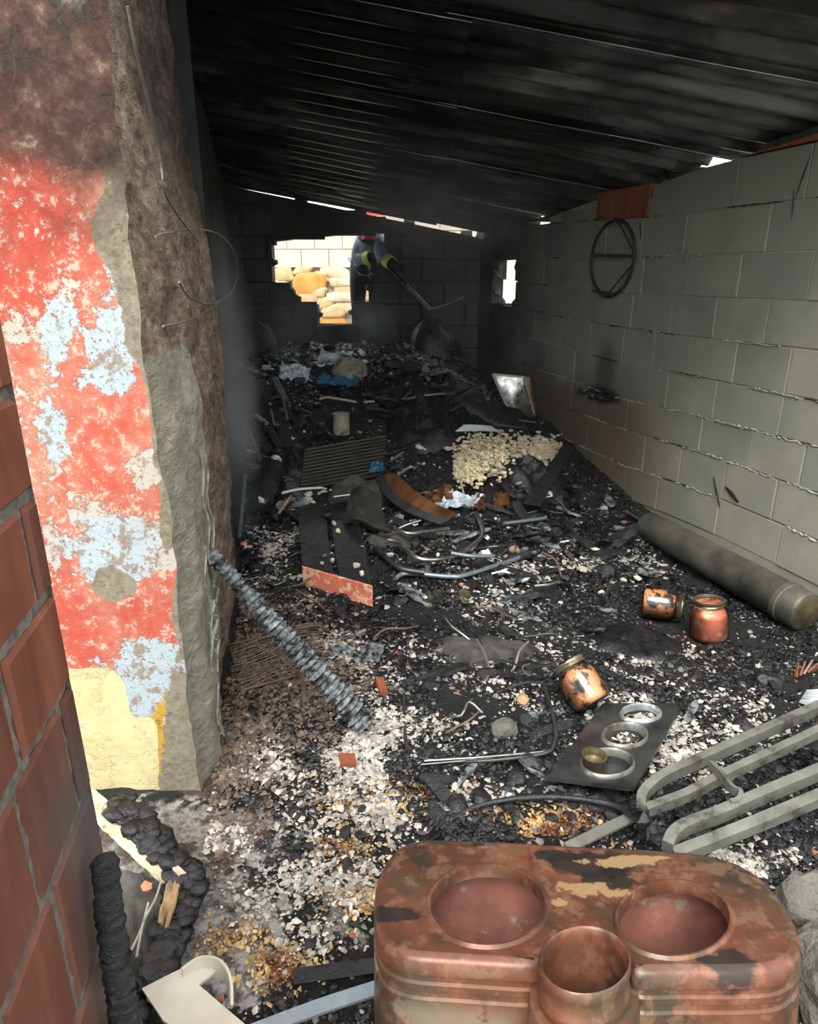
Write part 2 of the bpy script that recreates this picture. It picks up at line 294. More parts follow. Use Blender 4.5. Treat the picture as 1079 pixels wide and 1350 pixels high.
# ---------------------------------------------------------------- mesh helpers
def frame(d, up=(0, 0, 1)):
    d = Vector(d).normalized(); up = Vector(up)
    if abs(d.dot(up)) > .97: up = Vector((1, 0, 0))
    a = up.cross(d).normalized(); b = d.cross(a).normalized(); return a, b, d
def wloc(o):
    v = Vector((0, 0, 0))
    while o: v += o.location; o = o.parent
    return v
class MB:
    def __init__(s): s.v = []; s.f = []; s.mi = []
    def add(s, vs, fs, mi=0):
        b = len(s.v); s.v += [tuple(map(float, v)) for v in vs]; s.f += [tuple(b+i for i in f) for f in fs]; s.mi += [mi]*len(fs); return s
    def box(s, c, sz, ax=None, mi=0, taper=1):
        a, b, d = ax or (Vector((1, 0, 0)), Vector((0, 1, 0)), Vector((0, 0, 1))); c = Vector(c); vs = []
        for k in (-1, 1):
            tp = taper if k > 0 else 1
            for i, j in ((-1, -1), (1, -1), (1, 1), (-1, 1)): vs.append(c+a*(i*sz[0]/2*tp)+b*(j*sz[1]/2*tp)+d*(k*sz[2]/2))
        return s.add(vs, [(3, 2, 1, 0), (4, 5, 6, 7), (0, 1, 5, 4), (1, 2, 6, 5), (2, 3, 7, 6), (3, 0, 4, 7)], mi)
    def tube(s, pts, r, n=8, cap=True, sec=None, up=(0, 0, 1), mi=0, jit=0):
        pts = [Vector(p) for p in pts]; rr = r if hasattr(r, '__len__') else [r]*len(pts); vs = []; fs = []
        sec = sec or [(math.cos(2*math.pi*i/n), math.sin(2*math.pi*i/n)) for i in range(n)]; n = len(sec)
        for k, p in enumerate(pts):
            d = (pts[min(k+1, len(pts)-1)]-pts[max(k-1, 0)]); a, b, d = frame(d, up)
            for (x, y) in sec:
                j = 1+random.uniform(-jit, jit); vs.append(p+a*(x*rr[k]*j)+b*(y*rr[k]*j))
        for k in range(len(pts)-1):
            for i in range(n): j = (i+1) % n; fs.append((k*n+i, k*n+j, (k+1)*n+j, (k+1)*n+i))
        if cap: fs += [tuple(range(n-1, -1, -1)), tuple((len(pts)-1)*n+i for i in range(n))]
        return s.add(vs, fs, mi)
    def bar(s, pts, w, h, up=(0, 0, 1)):
        return s.tube(pts, 1, sec=[(-w/2, -h/2), (w/2, -h/2), (w/2, h/2), (-w/2, h/2)], up=up)
    def lathe(s, base, axis, prof, n=20, mi=0):
        a, b, d = frame(axis); base = Vector(base); vs = []; fs = []
        for r, h in prof:
            for i in range(n): t = 2*math.pi*i/n; vs.append(base+d*h+a*(r*math.cos(t))+b*(r*math.sin(t)))
        for k in range(len(prof)-1):
            for i in range(n): j = (i+1) % n; fs.append((k*n+i, k*n+j, (k+1)*n+j, (k+1)*n+i))
        return s.add(vs, fs, mi)
    def loft(s, rings, cap=(True, True), closed=True):
        vs = []; fs = []; n = len(rings[0])
        for r in rings: vs += list(r)
        for k in range(len(rings)-1):
            for i in range(n if closed else n-1): j = (i+1) % n; fs.append((k*n+i, k*n+j, (k+1)*n+j, (k+1)*n+i))
        if cap[0]: fs.append(tuple(range(n-1, -1, -1)))
        if cap[1]: fs.append(tuple((len(rings)-1)*n+i for i in range(n)))
        return s.add(vs, fs)
    def sheet(s, grid, th=.004):
        g = np.array(grid, float); n, m = g.shape[:2]
        du = np.gradient(g, axis=0); dv = np.gradient(g, axis=1); nn = np.cross(du, dv); nn /= np.linalg.norm(nn, axis=2, keepdims=True)+1e-9
        t = g+nn*th/2; b = g-nn*th/2; vs = list(t.reshape(-1, 3))+list(b.reshape(-1, 3)); fs = []; o = n*m
        for i in range(n-1):
            for j in range(m-1):
                a = i*m+j; fs.append((a, a+m, a+m+1, a+1)); fs.append((o+a, o+a+1, o+a+m+1, o+a+m))
        for i in range(n-1):
            a = i*m; fs.append((a, o+a, o+a+m, a+m)); a = i*m+m-1; fs.append((a, a+m, o+a+m, o+a))
        for j in range(m-1):
            a = j; fs.append((a, a+1, o+a+1, o+a)); a = (n-1)*m+j; fs.append((a, o+a, o+a+1, a+1))
        return s.add(vs, fs)
    def build(s, name, mat, parent=None, smooth=False, loc=None, origin=None):
        vs = np.array(s.v)
        if parent is not None: L = np.array(wloc(parent))
        elif origin is not None: L = np.array(origin, float)
        else: L = np.array([(vs[:, 0].min()+vs[:, 0].max())/2, (vs[:, 1].min()+vs[:, 1].max())/2, vs[:, 2].min()])
        me = bpy.data.meshes.new(name); me.from_pydata([tuple(v-L) for v in vs], [], s.f); me.update()
        for m in (mat if isinstance(mat, list) else [mat]): me.materials.append(mt[m] if isinstance(m, str) else m)
        if any(s.mi): me.polygons.foreach_set('material_index', s.mi)
        o = bpy.data.objects.new(name, me); S.collection.objects.link(o)
        if smooth:
            me.polygons.foreach_set('use_smooth', [True]*len(me.polygons)); me.update()
            try: me.set_sharp_from_angle(angle=math.radians(smooth if smooth is not True else 40))
            except Exception: pass
        if parent is not None: o.parent = parent
        else: o.location = tuple(L)
        return o
def tag(o, label=None, cat=None, group=None, kind=None):
    if label: o['label'] = label
    if cat: o['category'] = cat
    if group: o['group'] = group
    if kind: o['kind'] = kind
    return o
def thing(name, loc, label, cat, group=None):
    o = bpy.data.objects.new(name, None); S.collection.objects.link(o); o.location = tuple(map(float, loc)); o.empty_display_size = .05
    return tag(o, label, cat, group)
def flat_holes(outer, holes):
    polys = [[Vector(p) for p in outer]]+[[Vector(p) for p in h] for h in holes]
    tris = tessellate_polygon(polys); vs = [v for pl in polys for v in pl]; return vs, [tuple(t) for t in tris]
def smoothpath(pts, n=6):
    P_ = [np.array(p, float) for p in pts]; out = []
    for i in range(len(P_)-1):
        p0 = P_[max(i-1, 0)]; p1 = P_[i]; p2 = P_[i+1]; p3 = P_[min(i+2, len(P_)-1)]
        for k in range(n):
            t = k/n; out.append(.5*((2*p1)+(-p0+p2)*t+(2*p0-5*p1+4*p2-p3)*t*t+(-p0+3*p1-3*p2+p3)*t**3))
    out.append(P_[-1]); return out
def V(a): return Vector(tuple(map(float, a)))
def blocky(mb, c, sz, sd, p=.42):
    bm = bmesh.new(); bmesh.ops.create_icosphere(bm, subdivisions=3, radius=1); r = random.Random(sd); k1, k2, k3 = r.uniform(-.3, .3), r.uniform(-.25, .25), r.uniform(0, 9); vs = []
    for v in bm.verts:
        x, y, z = v.co; x, y, z = [math.copysign(abs(q)**p, q) for q in (x, y, z)]; x += k1*z; z += k2*x*.5; n_ = 1+.22*float(fbm(x*1.9+k3, z*1.9+k3, sd, 4))
        vs.append((c[0]+x*sz[0]*n_, c[1]+y*sz[1], c[2]+z*sz[2]*n_))
    fs = [tuple(v.index for v in f.verts) for f in bm.faces]; bm.free(); mb.add(vs, fs)
def crag(mb, c, sz, n=1, jit=.28, mi=0, ax=None, seed=None):
    bm = bmesh.new(); bmesh.ops.create_icosphere(bm, subdivisions=n, radius=1); rnd = random.Random(seed if seed is not None else random.random())
    a, b, d = ax or frame((rnd.uniform(-.3, .3), rnd.uniform(-.3, .3), 1), (rnd.random(), rnd.random(), .1)); c = V(c)
    vs = []
    for v in bm.verts:
        k = 1+rnd.uniform(-jit, jit); q = v.co*k; vs.append(c+a*(q.x*sz[0])+b*(q.y*sz[1])+d*(q.z*sz[2]))
    fs = [tuple(v.index for v in f.verts) for f in bm.faces]; bm.free(); return mb.add(vs, fs, mi)

# ---------------------------------------------------------------- floor
X0, X1, Y0, Y1 = -3.2, 4.2, .15, 6.75
def blobs(lst):
    out = []
    for px, py, rx, ry, w in lst:
        c = P(px, py); t = (c[1])/(ray(px, py)[1]); rw = rx*t/F; a = P(px, min(py+ry, 1349)); b = P(px, py-ry)
        out.append((c[0], c[1], rw, max(.03, abs(b[1]-a[1])/2), w))
    return out
def field(bl, x, y):
    s_ = np.zeros_like(x)
    for cx, cy, a, b, w in bl: s_ = np.maximum(s_, w*np.exp(-(((x-cx)/a)**2+((y-cy)/b)**2)*.7))
    return s_
B_ash = blobs([(430, 890, 45, 55, .8), (480, 985, 75, 60, .95), (375, 1010, 55, 45, .7), (520, 1060, 50, 35, .9), (300, 1085, 110, 40, .75), (450, 1200, 45, 70, .8), (400, 1160, 50, 40, .6),
    (250, 1100, 60, 30, .8), (560, 960, 60, 40, .45), (560, 870, 60, 40, .36), (660, 860, 80, 50, .22), (800, 740, 60, 25, .6), (860, 970, 60, 55, .62), (990, 1145, 60, 30, 1.0), (770, 1060, 50, 18, .8),
    (680, 930, 60, 30, .3), (430, 760, 90, 30, .3), (360, 720, 45, 50, .45), (940, 900, 80, 50, .42), (850, 880, 60, 30, .45), (640, 780, 120, 40, .25), (820, 1000, 60, 40, .5), (700, 760, 80, 30, .42), (640, 1050, 60, 20, .5),
    (560, 470, 60, 12, .4), (640, 520, 50, 15, .5), (480, 500, 60, 15, .3), (1000, 980, 60, 40, .45), (230, 1120, 60, 40, .45), (330, 1180, 50, 40, .5), (270, 1200, 40, 50, .4)])
B_och = blobs([(500, 1050, 70, 22, .85), (455, 1125, 35, 25, .75), (735, 1085, 50, 14, 1.0), (480, 1185, 40, 20, .9), (370, 1275, 40, 25, .7), (600, 1040, 50, 10, .5), (300, 1240, 50, 20, .5), (655, 1075, 40, 10, .6)])
B_dir = blobs([(310, 965, 60, 70, 1.0), (300, 1010, 45, 40, .9), (380, 900, 70, 50, .8), (360, 850, 50, 30, .7), (330, 800, 30, 30, .5), (400, 960, 60, 30, .5)])
B_slab = blobs([(220, 1120, 90, 70, 1.0), (250, 1230, 130, 90, 1.0), (320, 1110, 75, 60, .9), (330, 1280, 50, 60, .8), (180, 1100, 60, 60, .8)])
nx, ny = 370, 330
gx, gy = np.meshgrid(np.linspace(X0, X1, nx), np.linspace(Y0, Y1, ny), indexing='ij')
def rough(x, y): return .016*fbm(x*9, y*9, 3, 3)+.014*fbm(x*30, y*30, 9, 2)
slabm = field(B_slab, gx, gy)
gz = H(gx, gy)+rough(gx, gy)*(1-.75*np.clip(slabm, 0, 1))*np.clip(.5+gy*.25, .4, 1.6)
def grid_obj(name, g, mat, attrs=None, parent=None):
    n, m = g.shape[:2]; idx = np.arange(n*m).reshape(n, m)
    f = np.stack([idx[:-1, :-1], idx[1:, :-1], idx[1:, 1:], idx[:-1, 1:]], -1).reshape(-1, 4)
    me = bpy.data.meshes.new(name); me.vertices.add(n*m); me.vertices.foreach_set('co', g.reshape(-1).astype(np.float32))
    me.loops.add(f.size); me.loops.foreach_set('vertex_index', f.reshape(-1).astype(np.int32)); me.polygons.add(len(f))
    me.polygons.foreach_set('loop_start', np.arange(0, f.size, 4, dtype=np.int32))
    me.polygons.foreach_set('use_smooth', np.ones(len(f), bool)); me.update(calc_edges=True); me.validate()
    me.materials.append(mt[mat])
    for k, chans in (attrs or {}).items():
        a = me.attributes.new(k, 'FLOAT_COLOR', 'POINT'); c = np.ones((n*m, 4), np.float32)
        for i, ch in enumerate(chans): c[:, i] = np.asarray(ch).reshape(-1)
        a.data.foreach_set('color', c.reshape(-1))
    o = bpy.data.objects.new(name, me); S.collection.objects.link(o)
    if parent: o.parent = parent
    return o
z0 = np.zeros_like(gx)
floor = grid_obj('floor', np.stack([gx, gy, gz], -1), 'ground', {'ms': (field(B_ash, gx, gy)*.8, field(B_och, gx, gy), field(B_dir, gx, gy)), 'mu': (slabm, z0, z0)})
tag(floor, kind='structure')
# ground outside the shed, before the doorway and behind the walls
mb = MB(); mb.box((0, -6, -.2), (40, 12.4, .3)); mb.box((0, 16, .3), (40, 18.4, .3)); mb.box((-12.2, 3.4, -.1), (18, 6.4, .3)); mb.box((13.2, 3.4, -.1), (18, 6.4, .3))
tag(mb.build('ground_outside', 'grass', origin=(0, 0, 0)), kind='structure')

# ---------------------------------------------------------------- crumbs (uncountable)
def crumbs(name, label, mat, dens, smin, smax, count, flat=.35, parent=None, seed=1, lift=.0):
    rng = np.random.default_rng(seed); pts = []
    tot = 0
    while tot < count:
        y = .5+6.0*rng.random(40000)**1.35; x = (rng.random(40000)*2-1)*(.40+y*.80)
        ok = (x > LW0+LWK*y+.03) & (x < RW0+RWK*y-.03) & ((y > 1.4) | (x > -.9)) & (y < 6.5)
        ok &= ~((y < 1.46) & (x < -.53) & (y > 1.44))
        d = dens(x, y); ok &= rng.random(40000) < d; pts.append(np.stack([x[ok], y[ok]], -1)); tot += ok.sum()
    p = np.concatenate(pts)[:count]; n = len(p); x, y = p[:, 0], p[:, 1]
    z = H(x, y)+rough(x, y)*.9+lift*rng.random(n)
    s_ = smin+(smax-smin)*rng.random(n)**2.6; s_ *= (.55+.22*y)
    base = np.array([[1, 0, 0], [.45, .85, 0], [-.6, .75, 0], [-1, -.1, 0], [-.35, -.9, 0], [.6, -.7, 0], [.5, .1, 1], [-.45, .05, .9]], float)
    f = np.array([[0, 1, 6], [1, 2, 6], [2, 7, 6], [2, 3, 7], [3, 4, 7], [4, 6, 7], [4, 5, 6], [5, 0, 6]])
    v = base[None]*(1+.5*(rng.random((n, 8, 3))-.5)*2); v[:, :, 2] *= flat; v[:, :, 2] -= .1
    el = .5+rng.random(n)*.8; v[:, :, 0] *= el[:, None]
    an = rng.random(n)*6.283; c, s2 = np.cos(an), np.sin(an); tx = (rng.random(n)-.5)*1.3; ct, st = np.cos(tx), np.sin(tx)
    a = v[:, :, 0].copy(); b = v[:, :, 1]*ct[:, None]-v[:, :, 2]*st[:, None]; cz = v[:, :, 1]*st[:, None]+v[:, :, 2]*ct[:, None]
    vx = a*c[:, None]-b*s2[:, None]; vy = a*s2[:, None]+b*c[:, None]
    co = np.stack([vx*s_[:, None]+x[:, None], vy*s_[:, None]+y[:, None], cz*s_[:, None]+z[:, None]], -1).reshape(-1, 3)
    fi = (f[None]+8*np.arange(n)[:, None, None]).reshape(-1, 3)
    me = bpy.data.meshes.new(name); me.vertices.add(len(co)); me.vertices.foreach_set('co', co.astype(np.float32).reshape(-1))
    me.loops.add(fi.size); me.loops.foreach_set('vertex_index', fi.astype(np.int32).reshape(-1)); me.polygons.add(len(fi))
    me.polygons.foreach_set('loop_start', np.arange(0, fi.size, 3, dtype=np.int32)); me.update(calc_edges=True); me.materials.append(mt[mat])
    o = bpy.data.objects.new(name, me); S.collection.objects.link(o); o.parent = floor; return tag(o, label, kind='stuff')
slabf = lambda x, y: field(B_slab, x, y)
def clump(x, y, k, sd): return np.clip(.38+2.3*fbm(x*k, y*k, sd, 3), 0.02, 1)
crumbs('charcoal_crumbs', 'small black charcoal crumbs spread over the whole burnt floor', 'charcoal', lambda x, y: np.clip(1.0-.85*slabf(x, y)-.45*field(B_ash, x, y), .04, 1)*clump(x, y, 6, 5),   .003, .017, 74000, .55, seed=2, lift=.01)
crumbs('ash_flakes', 'white and cream ash flakes scattered among the charcoal', 'ash', lambda x, y: np.clip(field(B_ash, x, y)**2.4*1.15+.008, 0, 1)*clump(x, y, 7, 21)*(1-.6*slabf(x, y)), .0025, .0135, 25000, .4, seed=3, lift=.012)
crumbs('grey_ash_crumbs', 'grey cinder crumbs mixed through the black debris', 'ashgrey', lambda x, y: np.clip(.12+field(B_ash, x, y)*.35, 0, 1)*clump(x, y, 5, 31)*(1-.3*slabf(x, y)), .0025, .012, 12000, .5, seed=4, lift=.01)
crumbs('plaster_crumbs', 'brownish plaster crumbs heaped beside the left wall', 'dirtcrumb', lambda x, y: np.clip(field(B_dir, x, y)**1.3, 0, 1), .003, .014, 9000, .6, seed=5, lift=.012)
crumbs('scorched_crumbs', 'amber stained wet crumbs in the rusty puddles', 'ochrecrumb', lambda x, y: np.clip(field(B_och, x, y)**1.5, 0, 1), .0025, .010, 4200, .5, seed=6, lift=.01)
crumbs('terracotta_crumbs', 'tiny orange terracotta crumbs dotted over the floor', 'terracrumb', lambda x, y: np.clip(.12+field(B_dir, x, y)*.2, 0, 1), .004, .013, 350, .6, seed=8, lift=.01)

# ---------------------------------------------------------------- pillar with peeling paint (wall_front), reveal, left wall
YF = 1.455; XE = -.561
n_, m_ = 130, 150
zz = np.linspace(-.12, 2.9, m_); xx = np.linspace(-2.6, XE, n_); fx, fz = np.meshgrid(xx, zz, indexing='ij')
edge = .012*fbm(fz*0+1, fz*4, 4, 4)+.010*fbm(fz*0+3, fz*14, 5, 3)
fx2 = fx+edge*ss(-.9, XE, fx)
pxf = 539.5+F*fx2/(YF*cp-(fz-CZ)*sp); pyf = 675-F*((fz-CZ)*cp+YF*sp)/(YF*cp-(fz-CZ)*sp)
def bl(lst, f0=0.0):
    s_ = np.full_like(pxf, f0)
    for a in lst:
        cx, cy, rx, ry, w = a[:5]; g = np.exp(-(((pxf-cx)/rx)**2+((pyf-cy)/ry)**2)*.8)
        s_ = s_*(1-g)+w*g
    return s_
redm = bl([(60, 250, 80, 120, .95), (60, 380, 60, 90, .8), (100, 560, 90, 70, .9), (170, 560, 45, 90, 1.15), (190, 640, 35, 45, 1.0), (120, 650, 80, 40, .75), (200, 780, 30, 60, 1.25), (215, 830, 35, 25, 1.2), (110, 830, 35, 50, .9), (60, 470, 15, 40, .1),
    (72, 570, 14, 30, -.2), (145, 480, 26, 40, -.35), (195, 615, 22, 22, -.1), (140, 730, 60, 40, -.45), (90, 690, 30, 20, .5), (190, 890, 60, 45, -.4), (80, 430, 18, 35, -.2), (25, 500, 30, 60, .5), (165, 345, 18, 50, .35), (150, 450, 20, 20, -.3), (200, 720, 30, 30, .0), (150, 870, 20, 30, .6), (90, 760, 30, 30, .8)], .66)
cream = ss(862, 900, pyf-(pxf-120)*.0+np.where(pxf > 165, -60, 0)*0)*ss(185, 140, pxf-(pyf-900)*.25)
cream = np.maximum(cream, ss(930, 960, pyf)*ss(218, 196, pxf-(pyf-950)*.05))
soot = bl([(110, 90, 130, 90, 1.15), (110, 30, 140, 60, 1.0), (40, 80, 60, 60, .95), (120, 190, 70, 60, .95), (30, 12, 50, 16, .3)], 0)
soot = np.maximum(soot, ss(520, 60, pyf)*.82)
cement = bl([(178, 420, 22, 70, .75), (150, 300, 30, 60, .8), (172, 340, 26, 60, .9), (150, 220, 20, 50, .7), (200, 470, 12, 90, .9), (212, 560, 10, 90, .8), (222, 690, 12, 50, .8), (150, 768, 28, 22, 1.05), (240, 960, 30, 70, 1.1), (228, 1020, 30, 40, 1.0), (205, 970, 14, 60, .3), (238, 800, 12, 60, .8), (165, 230, 22, 80, .55), (150, 60, 12, 60, .6)], 0)
blue = bl([(145, 480, 40, 60, .95), (72, 560, 25, 60, .9), (140, 730, 60, 50, .95), (190, 890, 70, 60, .95), (165, 360, 30, 60, .8), (80, 430, 25, 40, .8)], .25)
ochre = bl([(208, 990, 9, 55, 1.1), (230, 930, 14, 20, .9), (195, 960, 12, 14, .6)], 0)
zr = .004*fbm(fx*12, fz*12, 7, 4)
wf = grid_obj('wall_front', np.stack([fx2, YF+zr, fz], -1), 'paint', {'pm': (redm, cream, soot), 'pq': (cement, blue, ochre)})
tag(wf, kind='structure')
# reveal: inner face of the pillar, 1.455 < y < 2.95
n_, m_ = 110, 190
yy = np.linspace(YF, 2.98, n_); zz = np.linspace(-.3, 2.75, m_); ry, rz = np.meshgrid(yy, zz, indexing='ij')
t = (ry-YF)/(2.98-YF)
rx = LW0+LWK*ry + .035*np.sin(np.clip((rz-.1)/1.6, 0, 1)*math.pi)*ss(0, .5, t) + .028*fbm(ry*5, rz*5, 12, 5)*ss(0, .06, t)+.012*fbm(ry*22, rz*22, 14, 3)*ss(0, .06, t)
rx = rx-.05*ss(1.2, 2.6, rz)*t
ledge = ss(1.15, .95, rz)*ss(1.46, 1.55, ry)*ss(1.98, 1.86, ry+.05*fbm(rz*6, rz*0, 8, 3)); rx = rx+.035*ledge
e0 = XE+.012*fbm(rz*0+1, rz*4, 4, 4)+.010*fbm(rz*0+3, rz*14, 5, 3); rx = np.where(t < .02, e0, rx)
cem = np.clip(ss(2.02, 1.85, ry)*ss(1.25, 1.0, rz)*1.1, 0, 1)
sootr = np.clip(ss(1.4, 2.1, rz+.25*ss(1.5, 2.1, ry))*.85, 0, 1)*(1-.0*t)
rv = grid_obj('reveal', np.stack([rx, ry, rz], -1), 'reveal', {'rv': (cem, sootr, z0[0, 0]*cem)}, parent=wf)
# ragged white cement lips running down the reveal
mb = MB()
for k in range(7):
    yk = 1.60+.045*k+random.uniform(-.01, .01); z1_ = random.uniform(.3, 1.15); ln_ = random.uniform(.15, .5); pts = []
    for i in range(12):
        z_ = z1_-ln_*i/11; pts.append((LW0+LWK*yk+.05, yk+.02*math.sin(i*1.3+k), z_))
    mb.tube(pts, [random.uniform(.002, .005) for _ in pts], 5)
mb.build('cement_lip', 'mortarpale', wf)
mb = MB(); xe_ = LW0+LWK*2.98   # back face of the pillar and the far sooty wall
mb.add([(xe_+.02, 2.98, -.4), (xe_+.02, 2.98, 2.9), (-1.6, 2.98, 2.9), (-1.6, 2.98, -.4)], [(0, 1, 2, 3)])
mb.build('return_face', 'soot', wf)
yy = np.linspace(2.95, 6.8, 60); zz = np.linspace(-.3, 2.9, 50); ly, lz = np.meshgrid(yy, zz, indexing='ij')
lx = LW0+LWK*ly-.10+.03*fbm(ly*4, lz*4, 33, 4)
wl = grid_obj('wall_left', np.stack([lx, ly, lz], -1), 'soot'); tag(wl, kind='structure')
mb = MB(); mb.add([(-2.6, YF, -.3), (-2.6, YF, 2.9), (-2.6, 7, 2.9), (-2.6, 7, -.3)], [(0, 1, 2, 3)]); mb.add([(-2.6, 6.85, -.3), (-2.6, 6.85, 2.9), (-1.5, 6.85, 2.9), (-1.5, 6.85, -.3)], [(0, 1, 2, 3)])
mb.build('outer_face', 'outmortar', wl)

# ---------------------------------------------------------------- foreground brick jamb
jx0, jk = -.347, -.18; jl = math.hypot(1, jk); jd = Vector((jk, 1, 0))/jl; jn = Vector((1, -jk, 0))/jl
zc = []
for py in (170, 285, 400, 517, 650, 778, 898, 1035, 1170, 1290, 1400): zc.append(onP(*( {170:0,285:0}.get(py, 0)+(-20+ (py-170)*.16), py), (jx0, 0, 0), tuple(jn))[2])
zc = [CZ+.85*(( -sp+((675-py)/F)*cp)/(cp+((675-py)/F)*sp)) for py in (-280, -120, 20, 140, 265, 390, 517, 650, 778, 898, 1035, 1180, 1330, 1500, 1700)]
jamb = thing('wall_entrance', (0, 0, 0), None, None); jamb['kind'] = 'structure'
def prism(c0, du, dw, dn, lu, lw, dep, ch=.004):   # brick: corner, along, up, outward normal
    c0 = V(c0); mbx = MB(); a = [c0, c0+du*lu, c0+du*lu+dw*lw, c0+dw*lw]
    i_ = [c0+du*ch+dw*ch, c0+du*(lu-ch)+dw*ch, c0+du*(lu-ch)+dw*(lw-ch), c0+du*ch+dw*(lw-ch)]
    mbx.add([p-dn*dep for p in a]+[p-dn*ch for p in a]+i_, [(3, 2, 1, 0)]+[(i, (i+1) % 4, 4+(i+1) % 4, 4+i) for i in range(4)]+[(4+i, 4+(i+1) % 4, 8+(i+1) % 4, 8+i) for i in range(4)]+[(8, 9, 10, 11)])
    return mbx
up = Vector((0, 0, 1)); rnd = random.Random(3)
for r in range(len(zc)-1):
    zt, zb = zc[r], zc[r+1]
    ends = [.85, .80, .632, .47, .31, .15] if r % 2 == 1 else [.85, .665, .50, .34, .18]
    for a, b in zip(ends[:-1], ends[1:]):
        g_ = .0075; p0 = Vector((jx0+jk*b, b, zb))+jd*g_+up*g_+jn*rnd.uniform(-.002, .002)
        prism(p0, jd, up, jn, (a-b)*jl-(2*g_ if a < .85 else g_), zt-zb-2*g_, .11, .006).build('brick', 'clay', jamb, smooth=False)
yy = np.linspace(.12, .846, 90); zz = np.linspace(zc[-1], zc[0], 260); a_, b_ = np.meshgrid(yy, zz, indexing='ij')
off = -.006+.004*fbm(a_*60, b_*60, 5, 3)
ax_ = jx0+jk*a_+jn[0]*off; grid_obj('mortar', np.stack([ax_, a_+jn[1]*off, b_], -1), 'mortarjamb', parent=jamb)
mb = MB(); q = Vector((jx0+jk*.846, .846, 0)); mb.add([(q.x, .846, zc[-1]), (q.x, .846, zc[0]), (q.x-.12, .86, zc[0]), (q.x-.12, .86, zc[-1])], [(0, 1, 2, 3)]); mb.build('end_face', 'mortar', jamb)

# ---------------------------------------------------------------- right wall of concrete blocks
wn = Vector((-1, RWK, 0)).normalized(); wd = Vector((RWK, 1, 0)).normalized()   # wn faces the room
def RW(px, py): return V(onP(px, py, (RW0, 0, 0), tuple(wn)))
def RS(p): return (Vector(p)-Vector((RW0, 0, 0))).dot(wd)
L = [
 [(625, 300), (720, 296), (790, 290), (856, 287), (1000, 270), (1079, 261)],
 [(625, 337), (720, 340), (790, 343), (850, 340), (930, 336), (1079, 331)],
 [(625, 368), (680, 371), (720, 377), (790, 385), (890, 390), (1079, 398)],
 [(625, 396), (681, 405), (734, 417), (815, 431), (884, 441), (1079, 462)],
 [(625, 424), (660, 433), (742, 458), (815, 478), (905, 494), (1079, 529)],
 [(625, 455), (685, 478), (762, 504), (815, 525), (925, 549), (1079, 590)],
 [(625, 490), (717, 527), (807, 561), (856, 576), (925, 596), (1079, 651)],
 [(625, 522), (766, 588), (823, 614), (905, 641), (986, 671), (1079, 714)]]
Ls = []
for ln_ in L:
    a = [RW(*q) for q in ln_]; sq = sorted((RS(p), p.z) for p in a); Ls.append((np.array([q[0] for q in sq]), np.array([q[1] for q in sq])))
def lz_(i, s_):
    if i <= 7:
        A_, B_ = Ls[i]; z = float(np.interp(s_, A_, B_))
        return z
    return lz_(7, s_)-.215*(i-7)
SMAX = RS((RW0+RWK*BY, BY, 0)); SMIN = RS(Vector((RW0+RWK*1.0, 1.0, 0)))
def roofz(x, y): return 2.768-.19*x-.147*y
def wallp(s_, z, o=0): p = Vector((RW0, 0, 0))+wd*s_; return Vector((p.x, p.y, z))+wn*o
JX = {0: [980, 857], 1: [717, 800, 905, 1014], 2: [757, 848, 976], 3: [707, 790, 886, 1012], 4: [742, 822, 911, 1040], 5: [690, 758, 815, 880, 943, 1030], 6: [719, 754, 827, 874, 925, 986, 1059], 7: [700, 738, 775, 850, 897, 956, 1022], 8: [730, 790, 870, 950]}
wr = thing('wall_right', (0, 0, 0), None, None); wr['kind'] = 'structure'
hole_s = (RS(RW(680, 370)), RS(RW(649, 370))); rnd = random.Random(5)
def wallblock(s0, s1, zf_b, zf_t, mat, name='block', dep=.13, g_=.004, out=0):
    a = s0+g_; b = s1-g_; k = max(1, int((b-a)/.22)); ch = .003
    mbx = MB(); n = k+1; bot = []; top = []
    for i in range(n):
        s_ = a+(b-a)*i/k; bot.append((s_, zf_b(s_)+g_)); top.append((s_, zf_t(s_)-g_))
    outl = bot+top[::-1]; cs = sum(q[0] for q in outl)/len(outl); cz_ = sum(q[1] for q in outl)/len(outl)
    ring = lambda o, c: [wallp(s_+(c if s_ < cs else -c), z+(c if z < (zf_b(s_)+zf_t(s_))/2 else -c), o) for s_, z in outl]
    mbx.loft([ring(-dep, 0), ring(out-ch, 0), ring(out, ch)])
    return mbx.build(name, mat, wr)
